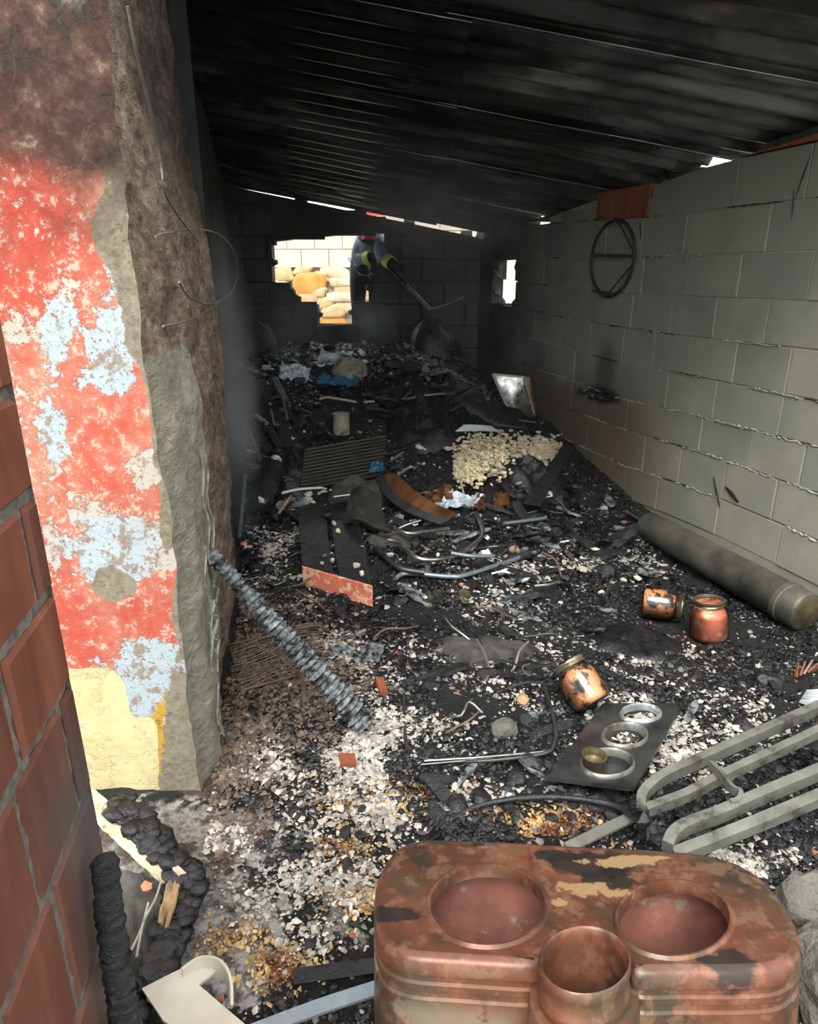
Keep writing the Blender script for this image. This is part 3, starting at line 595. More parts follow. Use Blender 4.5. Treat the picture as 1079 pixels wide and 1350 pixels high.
for r in range(9):
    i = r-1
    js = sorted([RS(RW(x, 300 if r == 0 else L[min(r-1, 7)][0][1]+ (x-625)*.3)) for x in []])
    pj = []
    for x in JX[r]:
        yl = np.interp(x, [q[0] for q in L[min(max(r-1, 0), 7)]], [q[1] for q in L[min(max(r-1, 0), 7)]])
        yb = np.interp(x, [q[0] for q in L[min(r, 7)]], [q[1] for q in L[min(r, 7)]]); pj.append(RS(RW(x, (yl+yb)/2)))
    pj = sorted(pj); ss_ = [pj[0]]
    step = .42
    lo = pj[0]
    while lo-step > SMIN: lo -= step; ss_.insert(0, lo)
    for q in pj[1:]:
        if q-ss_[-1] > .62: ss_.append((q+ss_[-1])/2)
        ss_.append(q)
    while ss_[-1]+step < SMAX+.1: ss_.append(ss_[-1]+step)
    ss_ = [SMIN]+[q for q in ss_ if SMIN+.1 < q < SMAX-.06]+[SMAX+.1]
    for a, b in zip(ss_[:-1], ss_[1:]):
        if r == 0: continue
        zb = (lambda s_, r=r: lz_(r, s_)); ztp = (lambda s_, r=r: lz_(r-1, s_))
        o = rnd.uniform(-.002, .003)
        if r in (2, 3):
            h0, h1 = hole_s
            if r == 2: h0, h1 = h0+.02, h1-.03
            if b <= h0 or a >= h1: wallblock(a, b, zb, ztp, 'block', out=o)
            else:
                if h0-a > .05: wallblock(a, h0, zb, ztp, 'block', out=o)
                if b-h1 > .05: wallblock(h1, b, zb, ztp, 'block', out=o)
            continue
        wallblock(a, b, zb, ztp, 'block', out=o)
# top course, stepped under the sloping roof: block runs and the red hollow bricks
topl = [(700, 292), (722, 285), (787, 258), (790, 257), (856, 247), (920, 222), (975, 208), (1079, 186)]
def topz(s_):
    q = sorted((RS(RW(*p)), RW(*p).z) for p in topl); a = [x[0] for x in q]; b = [x[1] for x in q]
    if s_ > a[-1]: q_ = wallp(s_, 0); return roofz(q_.x, q_.y)-.03
    return float(np.interp(s_, a, b))
sA = RS(RW(857, 265)); sB = RS(RW(788, 272)); sC = RS(RW(980, 195)); sD = RS(RW(724, 288))
zb0 = lambda s_: lz_(0, s_)
for a, b in ((SMIN, SMIN+.45), (SMIN+.45, sC-.42), (sC-.42, sC), (sC, sA-.02)):
    if b-a > .1: wallblock(a, b, zb0, topz, 'block', out=.002)
e_ = sB-sA
for k in range(3): wallblock(sA+e_*k/3, sA+e_*(k+1)/3, zb0, lambda s_: topz(s_)+.02, 'terracotta', 'brick', g_=.003, out=.006)
wallblock(sB+.01, sD, zb0, lambda s_: min(topz(s_)-.01, zb0(s_)+.13), 'mortarpale', 'mortar_fill', out=-.01)
for k in range(4):
    a = SMIN+(sC-SMIN)*k/4; b = SMIN+(sC-SMIN)*(k+1)/4
    wallblock(a, b, lambda s_: topz(s_)+.002, lambda s_: min(topz(s_)+.085, roofz(*wallp(s_, 0)[:2])-.03), 'terracotta', 'brick', g_=.003, out=.004)
rnd = random.Random(77)
gaps = [(932, 978), (846, 872), (773, 793), (740, 748), (700, 706)]; gs_ = [(RS(RW(b, 200+(979-b)*.25)), RS(RW(a, 200+(979-a)*.25))) for a, b in gaps]; s_ = SMIN
while s_ < SMAX:
    e1 = s_+rnd.uniform(.07, .14); mid_ = (s_+e1)/2
    if not any(a-.06 < mid_ < b+.06 for a, b in gs_):
        wallblock(s_-.01, e1+.01, lambda q: topz(q)-.02, lambda q: max(topz(q)+.01, roofz(*wallp(q, 0)[:2])-rnd.uniform(-.012, .012)), 'mortardark', 'mortar_fill', out=-.02+rnd.uniform(-.01, .01))
    s_ = e1
# core behind the blocks with the broken hole left open
mb = MB(); zs = np.arange(-.4, 2.3, .06); st_ = .08; s_ = SMIN-.1
while s_ < SMAX+.1:
    for z in zs:
        sc_, zc_ = s_+st_/2, z+.03
        if hole_s[0]-.04 < sc_ < hole_s[1]+.04 and lz_(3, sc_)-.02 < zc_ < lz_(1, sc_)-.04: continue
        if zc_ > topz(sc_)-.05: continue
        v_ = [wallp(s_, z, -.004), wallp(s_+st_, z, -.004), wallp(s_+st_, z+.06, -.004), wallp(s_, z+.06, -.004)]
        w_ = [p-wn*.11 for p in v_]; mb.add(v_+w_, [(3, 2, 1, 0), (4, 5, 6, 7), (0, 1, 5, 4), (1, 2, 6, 5), (2, 3, 7, 6), (3, 0, 4, 7)])
    s_ += st_
mb.build('mortar_core', 'block', wr)
# squeezed out mortar ridges along the bed joints
mb = MB(); rnd = random.Random(8)
for r in range(1, 8):
    s_ = SMIN
    while s_ < min(SMAX, 5.6):
        ln_ = rnd.uniform(.08, .5)
        if rnd.random() < (.25 if r < 4 else .8):
            k = max(2, int(ln_/.014)); pts = [wallp(s_+ln_*i/k, lz_(r, s_+ln_*i/k)+rnd.uniform(-.005, .005), .001) for i in range(k+1)]
            if not (hole_s[0]-.2 < s_ < hole_s[1]+.1 and r in (1, 2, 3)): mb.tube(pts, [rnd.uniform(.0015, .0085) for _ in pts], 5)
        s_ += ln_+rnd.uniform(.02, .12)
mb.build('mortar_ridges', 'mortarpale', wr)['kind'] = 'stuff'
mb = MB()
for r in range(0, 8):
    s_ = SMIN
    while s_ < min(SMAX, 6.4):
        ln_ = rnd.uniform(.05, .35)
        if rnd.random() < (.55 if r < 4 else .35) and not (hole_s[0]-.2 < s_ < hole_s[1]+.1 and r in (1, 2, 3)):
            k = max(2, int(ln_/.02)); pts = [wallp(s_+ln_*i/k, lz_(r, s_+ln_*i/k)+.004+rnd.uniform(-.002, .002), .0) for i in range(k+1)]; mb.tube(pts, [rnd.uniform(.002, .006) for _ in pts], 5)
        s_ += ln_+rnd.uniform(.02, .25)
mb.build('open_joints', 'mortardark', wr)['kind'] = 'stuff'
mb = MB()
for (a, b, w) in (((1070, 205), (1050, 262), .004), ((1045, 290), (1048, 250), .004), ((942, 628), (950, 668), .006), ((958, 642), (975, 662), .012), ((845, 290), (846, 315), .004)):
    p, q = RW(*a), RW(*b); mb.tube([p+wn*.004, (p+q)/2+wn*.004+Vector((0, 0, .004)), q+wn*.004], [w*.4, w, w*.5], 5)
mb.build('dark_smear', 'rubber', wr)
# broken lumps at the rim of the hole
for k, (px, py) in enumerate(((650, 362), (652, 350), (676, 350), (679, 362), (655, 399), (672, 402), (648, 385), (680, 385))):
    mb = MB(); crag(mb, RW(px, py)-wn*.05, (.035, .05, .05), 1, .3, seed=k); mb.build('block_fragment', 'blocksoot', wr)
# ---------------------------------------------------------------- pale rock bank outside the right wall
n_, m_ = 60, 40; a_, b_ = np.meshgrid(np.linspace(3.5, 11, n_), np.linspace(0, 1, m_), indexing='ij')
bx = RW0+RWK*a_+.65+b_*.8+.12*fbm(a_*2.5, b_*5, 3, 5); bz = .0+b_*2.1+.12*fbm(a_*4, b_*6, 13, 4)
tag(grid_obj('rock_bank', np.stack([bx, a_+0*b_, bz], -1), 'outblock'), 'pale cream rock face seen through the hole in the right wall', 'rock', kind='structure')

# ---------------------------------------------------------------- back wall with the broken opening
wb = thing('wall_back', (0, 0, 0), None, None); wb['kind'] = 'structure'
OP = [(360, 318), (378, 316), (400, 313), (430, 311), (470, 307), (509, 307), (509, 335), (492, 362), (487, 395), (462, 398), (464, 428), (421, 430), (420, 402), (397, 400), (391, 388), (384, 386), (383, 376), (358, 374)]
OPw = [onY(px, py, BY) for px, py in OP]; OPx = [(p[0], p[2]) for p in OPw]
def inpoly(x, z, pl):
    c = False; j = len(pl)-1
    for i in range(len(pl)):
        if (pl[i][1] > z) != (pl[j][1] > z) and x < (pl[j][0]-pl[i][0])*(z-pl[i][1])/(pl[j][1]-pl[i][1])+pl[i][0]: c = not c
        j = i
    return c
zl = [onY(430, 430, BY)[2]+.2*k-.0 for k in range(-7, 6)]; zop = max(p[1] for p in OPx)
xl, xr = -1.78, RW0+RWK*BY+.12
rnd = random.Random(2)
for r in range(len(zl)-1):
    zb, ztp = zl[r], zl[r+1]; x = xl+(.2 if r % 2 else 0)-.4+.05
    ztp_ = ztp
    while x < xr:
        a, b = max(x, xl), min(x+.40, xr); x += .41
        if b-a < .05: continue
        # cut the block against the opening (pieces along x at this row)
        cols = 8; w = (b-a)/cols; run = []
        for i in range(cols+1):
            inside = True
            if i < cols:
                xm = a+w*(i+.5); hit = [inpoly(xm, zb+.2*f_, OPx) for f_ in (.2, .5, .8)]; inside = sum(hit) >= 2
            if not inside: run.append((a+w*i, a+w*(i+1)))
            if (inside or i == cols) and run:
                x0_, x1_ = run[0][0], run[-1][1]; run = []
                if x1_-x0_ < .04: continue
                rz0, rz1 = roofz(x0_, BY)-.10, roofz(x1_, BY)-.10
                if min(rz0, rz1) <= zb+.03: continue
                t0, t1 = min(ztp_, rz0), min(ztp_, rz1); g_ = .005; xm = (x0_+x1_)/2
                if zb < zop < ztp_ and inpoly(xm, zb+.03, OPx): pass
                vs = [(x0_+g_, BY, zb+g_), (x1_-g_, BY, zb+g_), (x1_-g_, BY, t1-g_), (x0_+g_, BY, t0-g_)]; o = rnd.uniform(-.004, .004); c_ = .006
                vi = [(x0_+g_+c_, BY-c_+o, zb+g_+c_), (x1_-g_-c_, BY-c_+o, zb+g_+c_), (x1_-g_-c_, BY-c_+o, t1-g_-c_), (x0_+g_+c_, BY-c_+o, t0-g_-c_)]
                mbx = MB(); mbx.loft([[(p[0], BY+.14, p[2]) for p in vs][::-1], vs[::-1], vi[::-1]]); mbx.build('block', 'blocksoot', wb)
mb = MB(); xg = np.arange(xl, xr, .05); zg = np.arange(-.5, 2.2, .05)
for x in xg:
    for z in zg:
        if inpoly(x+.025, z+.025, OPx) or z+.05 > roofz(x+.025, BY)-.07: continue
        mb.box((x+.025, BY+.06, z+.025), (.05, .09, .05))
mb.build('mortar_core', 'soot', wb)
mb = MB()    # lintel strip trimming the ragged top of the opening
for i in range(5):
    p, q = OPw[i], OPw[i+1]; mb.add([(p[0], BY-.012, p[2]), (q[0], BY-.012, q[2]), (q[0], BY-.012, q[2]+.10), (p[0], BY-.012, p[2]+.10), (p[0], BY+.14, p[2]), (q[0], BY+.14, q[2]), (q[0], BY+.14, q[2]+.10), (p[0], BY+.14, p[2]+.10)], [(0, 1, 2, 3), (4, 7, 6, 5), (0, 4, 5, 1), (3, 2, 6, 7), (0, 3, 7, 4), (1, 5, 6, 2)])
mb.build('lintel', 'soot', wb)
mb = MB()
for i in range(5):
    p, q = OPw[i], OPw[i+1]; z_0, z_1 = roofz(p[0], BY)-.05, roofz(q[0], BY)-.05; mb.box(((p[0]+q[0])/2, BY+.05, (p[2]+z_0)/2+.02), (q[0]-p[0]+.002, .12, max(.02, z_0-p[2]-.04)))
pa, pb_ = Vector((xl, BY+.03, roofz(xl, BY)-.072)), Vector((xr, BY+.03, roofz(xr, BY)-.072)); mb.bar([pa, pb_], .14, .11)
mb.build('wall_plate', 'soot', wb)
for k, (px, py) in enumerate(((359, 374), (384, 382), (390, 392), (402, 402), (421, 415), (464, 412), (487, 380), (491, 365), (360, 345))):
    mb = MB(); crag(mb, onY(px, py, BY+.05), (.04, .05, .035), 1, .3, seed=k+40); mb.build('block_fragment', 'blocksoot', wb)
p, q = onY(418, 430, BY), onY(466, 428, BY); mb = MB(); mb.bar([p+np.array([0, .03, .004]), q+np.array([0, .03, .004])], .1, .012); mb.build('pale_sill', 'mortarpale', wb)
# supports between the back wall and the roof, leaving the bright slots
for px in (300, 398, 476, 540, 615, 635):
    p = onY(px, 275+(px-310)*.19, BY); x = p[0]; z = roofz(x, BY); mb = MB(); mb.box((x, BY+.04, z-.03), (.10, .12, .10)); mb.build('packing_block', 'soot', wb)

# ---------------------------------------------------------------- outside: block wall on rubble stones
YO = 9.8; wo_ = thing('wall_outside', (0, 0, 0), None, None); wo_['kind'] = 'structure'
zo = onY(430, 353, YO)[2]; rnd = random.Random(4)
for r in range(3):
    zb = zo+.235*r; x = -3.0+(.19 if r % 2 else .0)
    while x < 2.2:
        p0 = Vector((x+.004, YO+rnd.uniform(-.004, .004), zb+.004)); prism(p0, Vector((1, 0, 0)), up, Vector((0, -1, 0)), .372, .227, .15, .006).build('block', 'outblock', wo_); x += .38
mb = MB(); mb.box((-.4, YO+.10, zo+.35), (5.4, .16, .70)); mb.box((-.4, YO+.16, zo-.9), (5.4, .2, 1.8)); mb.build('mortar_core', 'outmortar', wo_)
stn = []; z = zo
big = [((408, 376), (.23, .15), 0), ((375, 362), (.12, .09), 1), ((398, 357), (.12, .05), 1), ((352, 363), (.12, .12), 1), ((443, 360), (.20, .08), 2), ((405, 393), (.16, .07), 3), ((428, 400), (.14, .08), 3), ((425, 365), (.09, .06), 2),
       ((455, 372), (.22, .06), 2), ((460, 382), (.2, .06), 1), ((450, 392), (.2, .06), 2), ((440, 410), (.17, .09), 1), ((455, 405), (.12, .08), 2), ((440, 425), (.18, .07), 0), ((478, 385), (.1, .14), 1), ((420, 385), (.1, .07), 3), ((370, 380), (.14, .1), 2), ((350, 380), (.1, .1), 0), ((482, 365), (.14, .07), 2), ((500, 380), (.14, .16), 1)]
for k, ((px, py), (w, h), c) in enumerate(big):
    q = onY(px, py, YO); mb = MB(); blocky(mb, (q[0], YO+.05+.012*(k % 5), q[2]), (w*1.10, .11, h*1.12), k); mb.build('stone', mt['stones'][c], wo_, smooth=60)
for k in range(40):
    x = -2.6+rnd.random()*4.6; z = zo-.12-rnd.random()*1.1; px_ = 539.5+F*x/(YO*cp-(z-CZ)*sp)
    if 345 < px_ < 505: continue
    mb = MB(); blocky(mb, (x, YO+.05+.01*(k % 6), z), (rnd.uniform(.14, .24), .11, rnd.uniform(.09, .14)), k+60); mb.build('stone', mt['stones'][k % 4], wo_, smooth=60)

# ---------------------------------------------------------------- corrugated roof
ceil = thing('ceiling', (0, 0, 0), None, None); ceil['kind'] = 'structure'
rd = Vector((1, -.066, -.19+.0097)).normalized()
rnd = random.Random(6); yk = 2.35; k = 0
while yk < 6.4:
    for half in range(2):
        x0_, x1_ = ((-2.6, .25), (.15, RW0+RWK*(yk-.05)+.06))[half]; wid = .86; n_ = 110; m_ = 14
        a_, b_ = np.meshgrid(np.linspace(-.03, wid, n_), np.linspace(x0_, x1_, m_), indexing='ij')
        dy = rnd.uniform(-.0, .012); tl = rnd.uniform(-.012, .006)
        Yp = yk+a_-.066*b_; z = roofz(b_, Yp)+.017*np.sin(a_*2*math.pi/.15)+dy+tl*(a_-.4)+half*.012+.010*fbm(b_*1.2+k*5, a_*2, 77+k, 3)
        mb = MB(); mb.sheet(np.stack([b_, Yp, z+.02+.004*(k % 2)], -1), .0015); mb.build('corrugated_sheet', 'roof', ceil, smooth=80)
    yk += .84; k += 1
mb = MB(); a_ = onY(262, 208, 5.9); pts = [V(a_), V(onY(330, 228, 5.95)), V(onY(420, 250, 6.0)), V(onY(520, 276, 6.1)), V(onY(600, 296, 6.2))]
mb.tube(pts, .014, 6); mb.build('batten', 'charwood', ceil)

# ================================================================ objects
def pts_(l, dz=0): return [P(a, b, dz) for a, b in l]
def strip(name, pts, w, h, mat, parent=None, smooth=False, n=6, up=(0, 0, 1)):
    mb = MB(); mb.bar(smoothpath(pts, n) if n else pts, w, h, up); return mb.build(name, mat, parent, smooth)
def pipe(name, pts, r, mat, parent=None, n=6, seg=8):
    mb = MB(); pp = smoothpath(pts, n) if n else pts; mb.tube(pp, r, seg); return mb.build(name, mat, parent, smooth=50)
def quadsheet(c4, nu=14, nv=10, amp=.006, fr=8, th=.004, bow=0, seed=0):
    a, b, c, d = [np.array(q, float) for q in c4]; g = np.zeros((nu, nv, 3)); nrm = np.cross(b-a, d-a); nrm /= np.linalg.norm(nrm)
    for i in range(nu):
        for j in range(nv):
            u, v = i/(nu-1), j/(nv-1); p = a*(1-u)*(1-v)+b*u*(1-v)+c*u*v+d*(1-u)*v
            g[i, j] = p+nrm*(amp*float(fbm(u*fr, v*fr, seed, 4))+bow*math.sin(u*math.pi))
    return g
def inset_rings(c, rf, n): pass
def hexa(mb, bot, top): return mb.add([V(q) for q in list(bot)+list(top)], [(3, 2, 1, 0), (4, 5, 6, 7), (0, 1, 5, 4), (1, 2, 6, 5), (2, 3, 7, 6), (3, 0, 4, 7)])

# ---------------------------------------------------------------- double-mouthed rusty heater shell in the doorway
HN = np.array([0, .27, 1.0]); HN /= np.linalg.norm(HN); HP = np.array([0, .8, .33])
def HH(px, py, o=0): return onP(px, py, HP+HN*o, HN)
def spotmask(s, pos, c, sc, nz, amp=1.5):
    a = s.n('ShaderNodeVectorMath', operation='SUBTRACT'); s.l(pos, a.inputs[0]); a.inputs[1].default_value = tuple(map(float, c))
    b = s.n('ShaderNodeVectorMath', operation='MULTIPLY'); s.l(a.outputs[0], b.inputs[0]); b.inputs[1].default_value = tuple(1/x for x in sc)
    l_ = s.n('ShaderNodeVectorMath', operation='LENGTH'); s.l(b.outputs[0], l_.inputs[0])
    return s.math('SUBTRACT', 1.0, s.step(s.math('ADD', l_.outputs['Value'], s.math('MULTIPLY', s.math('SUBTRACT', nz, .5), amp)), 1.0, .18))
s = NT('rusty_shell'); g = s.n('ShaderNodeNewGeometry'); pos = g.outputs['Position']
n1 = s.noise(7, 7, .62, .4, pos); n2 = s.noise(32, 6, .65, 0, pos); n3 = s.noise(5, 5, .6, 0, pos)
col = s.ramp(n1, [(.34, (.055, .05, .043)), (.43, (.12, .065, .046)), (.52, (.20, .08, .056)), (.60, (.24, .11, .075)), (.70, (.17, .13, .08))])
col = s.mix(s.step(n3, .58, .10), col, (.11, .095, .07)); col = s.mix(s.math('MULTIPLY', s.step(n2, .56, .06), .5), col, (.33, .19, .13))
for px, py, rx_, ry_ in ((772, 1138, 60, 22), (800, 1160, 36, 16), (962, 1270, 34, 16), (520, 1205, 34, 10), (735, 1128, 40, 10), (640, 1112, 20, 6)):
    c = HH(px, py); col = s.mix(s.math('MULTIPLY', spotmask(s, pos, c, (rx_*1.15/F, ry_*1.6/F, .05), s.math('ADD', s.math('MULTIPLY', n1, .5), s.math('MULTIPLY', n2, .5)), 3.2), .85), col, (.025, .03, .034))
for px, py, rx_, ry_ in ((822, 1137, 50, 6), (770, 1172, 34, 8), (818, 1178, 22, 6), (850, 1131, 40, 4), (742, 1190, 14, 6)):
    c = HH(px, py); col = s.mix(spotmask(s, pos, c, (rx_*1.1/F, ry_*1.6/F, .05), n2, 4.0), col, (.46, .33, .19))
xyz = s.n('ShaderNodeSeparateXYZ'); s.l(pos, xyz.inputs[0])
pale_ = s.math('MULTIPLY', s.step(s.math('SUBTRACT', .30, xyz.outputs['Z']), .02, .02), s.step(n1, .50, .02))
pale_ = s.math('MULTIPLY', pale_, s.step(s.math('SUBTRACT', .18, xyz.outputs['X']), .02, .03)); col = s.mix(s.math('MULTIPLY', pale_, .6), col, (.40, .38, .33))
col = s.mix(1.0, col, (.74, .66, .57), 'MULTIPLY'); s.set(Base_Color=col, Metallic=.3); s.l(s.ramp(n2, [(.3, .26), (.7, .50)]), s.b.inputs['Roughness']); s.bump(n2, .22, .002); mt['rust'] = s.m
heater = thing('heater_shell', HH(770, 1200, -.42), 'large rust-brown metal stove casing with two round holes and a pipe collar', 'stove')
opx = [(560, 1104), (660, 1107), (760, 1113), (880, 1119), (955, 1130), (1008, 1158), (1044, 1205), (1057, 1245), (1040, 1270), (1000, 1279), (900, 1280), (838, 1279), (829, 1262), (805, 1246), (771, 1240), (738, 1246), (716, 1260), (710, 1271), (600, 1265), (540, 1260), (508, 1246), (495, 1220), (494, 1180), (503, 1145), (524, 1116)]
out3 = smoothpath([HH(*q) for q in opx]+[HH(*opx[0])], 3)[:-1]
ctr = sum(out3)/len(out3)
ex = np.array([1.0, 0, 0]); ey = np.cross(HN, ex)
def inset(ring, d, o=0):
    r = []; n = len(ring)
    for i in range(n):
        t = ring[(i+1) % n]-ring[i-1]; t = t/np.linalg.norm(t); nr = np.cross(HN, t)   # left normal
        if np.dot(nr, ctr-ring[i]) < 0 and False: nr = -nr
        r.append(ring[i]+nr*d*sgn+HN*o)
    return r
t_ = out3[1]-out3[-1]; sgn = 1 if np.dot(np.cross(HN, t_), ctr-out3[0]) > 0 else -1
def circ(px, py, rx_, ry_, o=0, n=44, k=1.0):
    return [HH(px+rx_*k*math.cos(2*math.pi*i/n), py+ry_*k*math.sin(2*math.pi*i/n))+HN*o for i in range(n)]
h1 = circ(643, 1195, 76, 52); h2 = circ(889, 1213, 74, 49)
topin = inset(out3, .014)
vs, fs = flat_holes(topin, [circ(643, 1195, 76, 52, 0, 44, 1.10), circ(889, 1213, 74, 49, 0, 44, 1.10)])
mb = MB(); mb.add(vs, fs)
for c_ in ((643, 1195, 76, 52), (889, 1213, 74, 49)):
    mb.loft([circ(*c_, 0, 44, 1.10), circ(*c_, .0045, 44, 1.05), circ(*c_, .004, 44, 1.0), circ(*c_, -.006, 44, .985), circ(*c_, -.018, 44, .985)], (False, False))
rings = [topin, inset(out3, .006, -.002), inset(out3, 0, -.009)]
for o, d in ((-.028, 0), (-.031, .004), (-.040, .004), (-.043, 0), (-.052, 0), (-.055, .004), (-.064, .004), (-.067, 0), (-.43, .0)): rings.append(inset(out3, d, o))
mb.loft(rings, (False, False)); mb.build('casing', 'rust', heater, smooth=50)
mb = MB(); i1 = inset(out3, .012, -.012); i2 = inset(out3, .014, -.40); mb.loft([i1, i2], (False, True)); mb.build('inner_wall', 'rustin', heater, smooth=50)
mb = MB(); cc = (771, 1289, 60, 47)
mb.loft([circ(*cc, -.30, 40, .93), circ(*cc, .0, 40, .93), circ(*cc, .024, 40, .94), circ(*cc, .027, 40, .98), circ(*cc, .024, 40, 1.02), circ(*cc, .012, 40, 1.02), circ(*cc, .008, 40, .99), circ(*cc, -.012, 40, .99), circ(*cc, -.016, 40, 1.03), circ(*cc, -.022, 40, 1.03), circ(*cc, -.026, 40, 1.0), circ(*cc, -.42, 40, 1.0)], (False, False))
mb.build('pipe_collar', 'rust', heater, smooth=50)
mb = MB(); mb.loft([circ(*cc, -.03, 40, .99), circ(*cc, -.032, 40, 1.2), circ(*cc, -.045, 40, 1.24), circ(*cc, -.42, 40, 1.24)], (False, False)); mb.build('collar_boss', 'rust', heater, smooth=50)
mb = MB(); mb.loft([circ(*cc, -.13, 40, .92), circ(*cc, -.131, 40, .02)], (False, True)); mb.build('flue_inside', 'rustin', heater, smooth=50)
for x in (590, 640, 690, 880, 950, 1010):     # pressed vertical flutes of the front
    a = HH(x, 1272, -.075); b = HH(x, 1272, -.40); a[1] -= .004; b[1] -= .004; pipe('flute', [a, b], .006, 'rust', heater, 0)

# ---------------------------------------------------------------- steel bed-end frame at the right
fr_ = thing('bent_bedstead', P(940, 1090), 'bent grey steel bar frame lying at the right edge behind the rusty stove casing', 'frame')
def FZ(px, py, z): return onZ(px, py, z)
zA = lambda px: .10+.10*(px-840)/240
def bars(l, w, h, dz=0, n=5, mat='steel'): return strip('bar', [FZ(a, b, zA(a)+dz) for a, b in l], w, h, mat, fr_, smooth=30, n=n)
bars([(845, 1068), (846, 1052), (858, 1037), (880, 1022), (920, 1004), (1000, 968), (1079, 933), (1180, 888)], .022, .030)
bars([(842, 1072), (880, 1058), (910, 1046), (960, 1020), (1051, 978), (1180, 916)], .020, .026, -.015)
bars([(880, 1117), (886, 1104), (900, 1092), (925, 1082), (950, 1073), (1000, 1051), (1079, 1018), (1180, 974)], .024, .030)
bars([(890, 1128), (930, 1113), (1000, 1085), (1079, 1052), (1180, 1010)], .026, .026, -.015)
bars([(937, 1008), (950, 1020), (966, 1040), (976, 1046), (974, 1056), (964, 1060)], .010, .022, .01)
mb = MB(); hexa(mb, [FZ(1042, 968, .14), FZ(1150, 925, .16), FZ(1170, 1010, .16), FZ(1062, 985, .14)], [FZ(1042, 968, .15), FZ(1150, 925, .17), FZ(1170, 1010, .17), FZ(1062, 985, .15)]); mb.build('dark_plate', 'darkmetal', fr_)
tag(strip('steel_strip', [FZ(748, 1118, .03), FZ(823, 1082, .045), FZ(852, 1068, .06)], .028, .006, 'steel', n=3), 'flat grey steel strip between the hob plate and the rusty stove casing', 'strip')
tag(strip('steel_strip', [FZ(330, 1362, .08), FZ(420, 1328, .09), FZ(500, 1302, .10)], .026, .006, 'steelblue', n=3), 'pale bluish steel strip running under the left end of the stove casing', 'strip')
mb = MB()
for k, (a, b, r) in enumerate(((845, 1070, .022), (852, 1085, .026), (860, 1098, .024), (868, 1110, .022), (838, 1062, .018), (856, 1092, .02))): crag(mb, FZ(a, b, .09), (r, r, r*1.1), 1, .3, seed=k)
tag(mb.build('melted_lump', 'charcoal'), 'melted black lump clinging to the left ends of the steel bar frame', 'debris')

# ---------------------------------------------------------------- hob plate with three rings
HZ = .055; hobL = [(722, 1024), (752, 985), (795, 927), (892, 927), (897, 934), (868, 985), (838, 1036), (830, 1038)]
hn = np.array([0, 0.10, 1.0]); hn /= np.linalg.norm(hn); hp = onZ(810, 985, .05)
def HB(px, py, o=0): return onP(px, py, hp+hn*o, hn)
hob = thing('hob_plate', HB(800, 1000, -.05), 'blackened metal hob plate with three round burner rings, behind the steel bar frame', 'hob')
def c2(px, py, rx_, ry_, o=0, k=1, n=32): return [HB(px+rx_*k*math.cos(2*math.pi*i/n), py+ry_*k*math.sin(2*math.pi*i/n))+hn*o for i in range(n)]
cs = [(845, 942, 26, 11), (824, 971, 29, 15), (801, 1008, 34, 18)]
vs, fs = flat_holes([HB(*q) for q in hobL], [c2(*c, 0, 1.02) for c in cs]); mb = MB(); mb.add(vs, fs)
ol = [HB(*q) for q in hobL]; mb.loft([ol, [p-hn*.012 for p in ol]], (False, False)); mb.build('top_plate', 'darkmetal', hob)
for c, m in zip(cs, ('steelbright', 'olive', 'olive')):
    mb = MB(); mb.loft([c2(*c, .0, 1.10), c2(*c, .009, 1.07), c2(*c, .011, 1.0), c2(*c, .004, .94), c2(*c, -.012, .92)], (False, False)); mb.build('burner_ring', {'steelbright': 'steelbright', 'olive': 'steel'}[m], hob, smooth=60)
    mb = MB(); mb.loft([c2(*c, -.010, .93), c2(*c, -.035, .88), c2(*c, -.036, .05)], (False, True)); mb.build('burner_well', 'darkmetal', hob, smooth=60)
q = HB(783, 1004, .004); mb = MB(); mb.lathe(q, (0, 0, 1), [(.030, -.02), (.032, .018), (.034, .022), (.029, .022), (.027, .0), (.001, -.006)], 24); mb.build('burner_cap', 'brass', hob, smooth=50)

# ---------------------------------------------------------------- three preserving jars
def jar(base, axis, r, h, mat, label, open_=False):
    t = thing('preserving_jar', base, label, 'jar', None); a = np.array(axis, float); a /= np.linalg.norm(a)
    mb = MB(); mb.lathe(base, a, [(.001, .004), (r*.80, .003), (r*.93, h*.05), (r*.96, h*.14), (r*.95, h*.62), (r*.88, h*.72), (r*.70, h*.80), (.001, h*.8)], 28); mb.build('contents', mat, t, smooth=60)
    mb = MB(); mb.lathe(base, a, [(.001, 0), (r*.86, 0), (r, h*.05), (r*1.01, h*.14), (r*.99, h*.62), (r*.93, h*.72), (r*.74, h*.82), (r*.72, h*.9), (r*.76, h*.905)], 28); mb.build('glass_body', 'glass', t, smooth=60)
    mb = MB(); mb.lathe(base, a, [(r*.70, h*.86), (r*.80, h*.87), (r*.82, h*.89), (r*.78, h*.91), (r*.84, h*.94), (r*.84, h*.98), (r*.76, h*1.0), (r*.70, h*.985), (r*.68, h*.93)], 28); mb.build('metal_rim', 'brass', t, smooth=50)
    return t
b = P(935, 842); jar(b+np.array([0, 0, .0]), (-.10, .10, 1), .078, .185, 'jarred', 'upright red-coated glass jar in front of the dark duct')
b = P(845, 812)+np.array([0, 0, .075]); jar(b, (1.0, -.42, .02), .072, .175, 'jarburnt', 'scorched glass jar lying on its side, its open rim facing right')
b = P(782, 944)+np.array([.0, .0, .045]); jar(b, (-.42, .55, .55), .066, .15, 'jarburnt', 'tilted orange burnt glass jar just behind the hob plate')

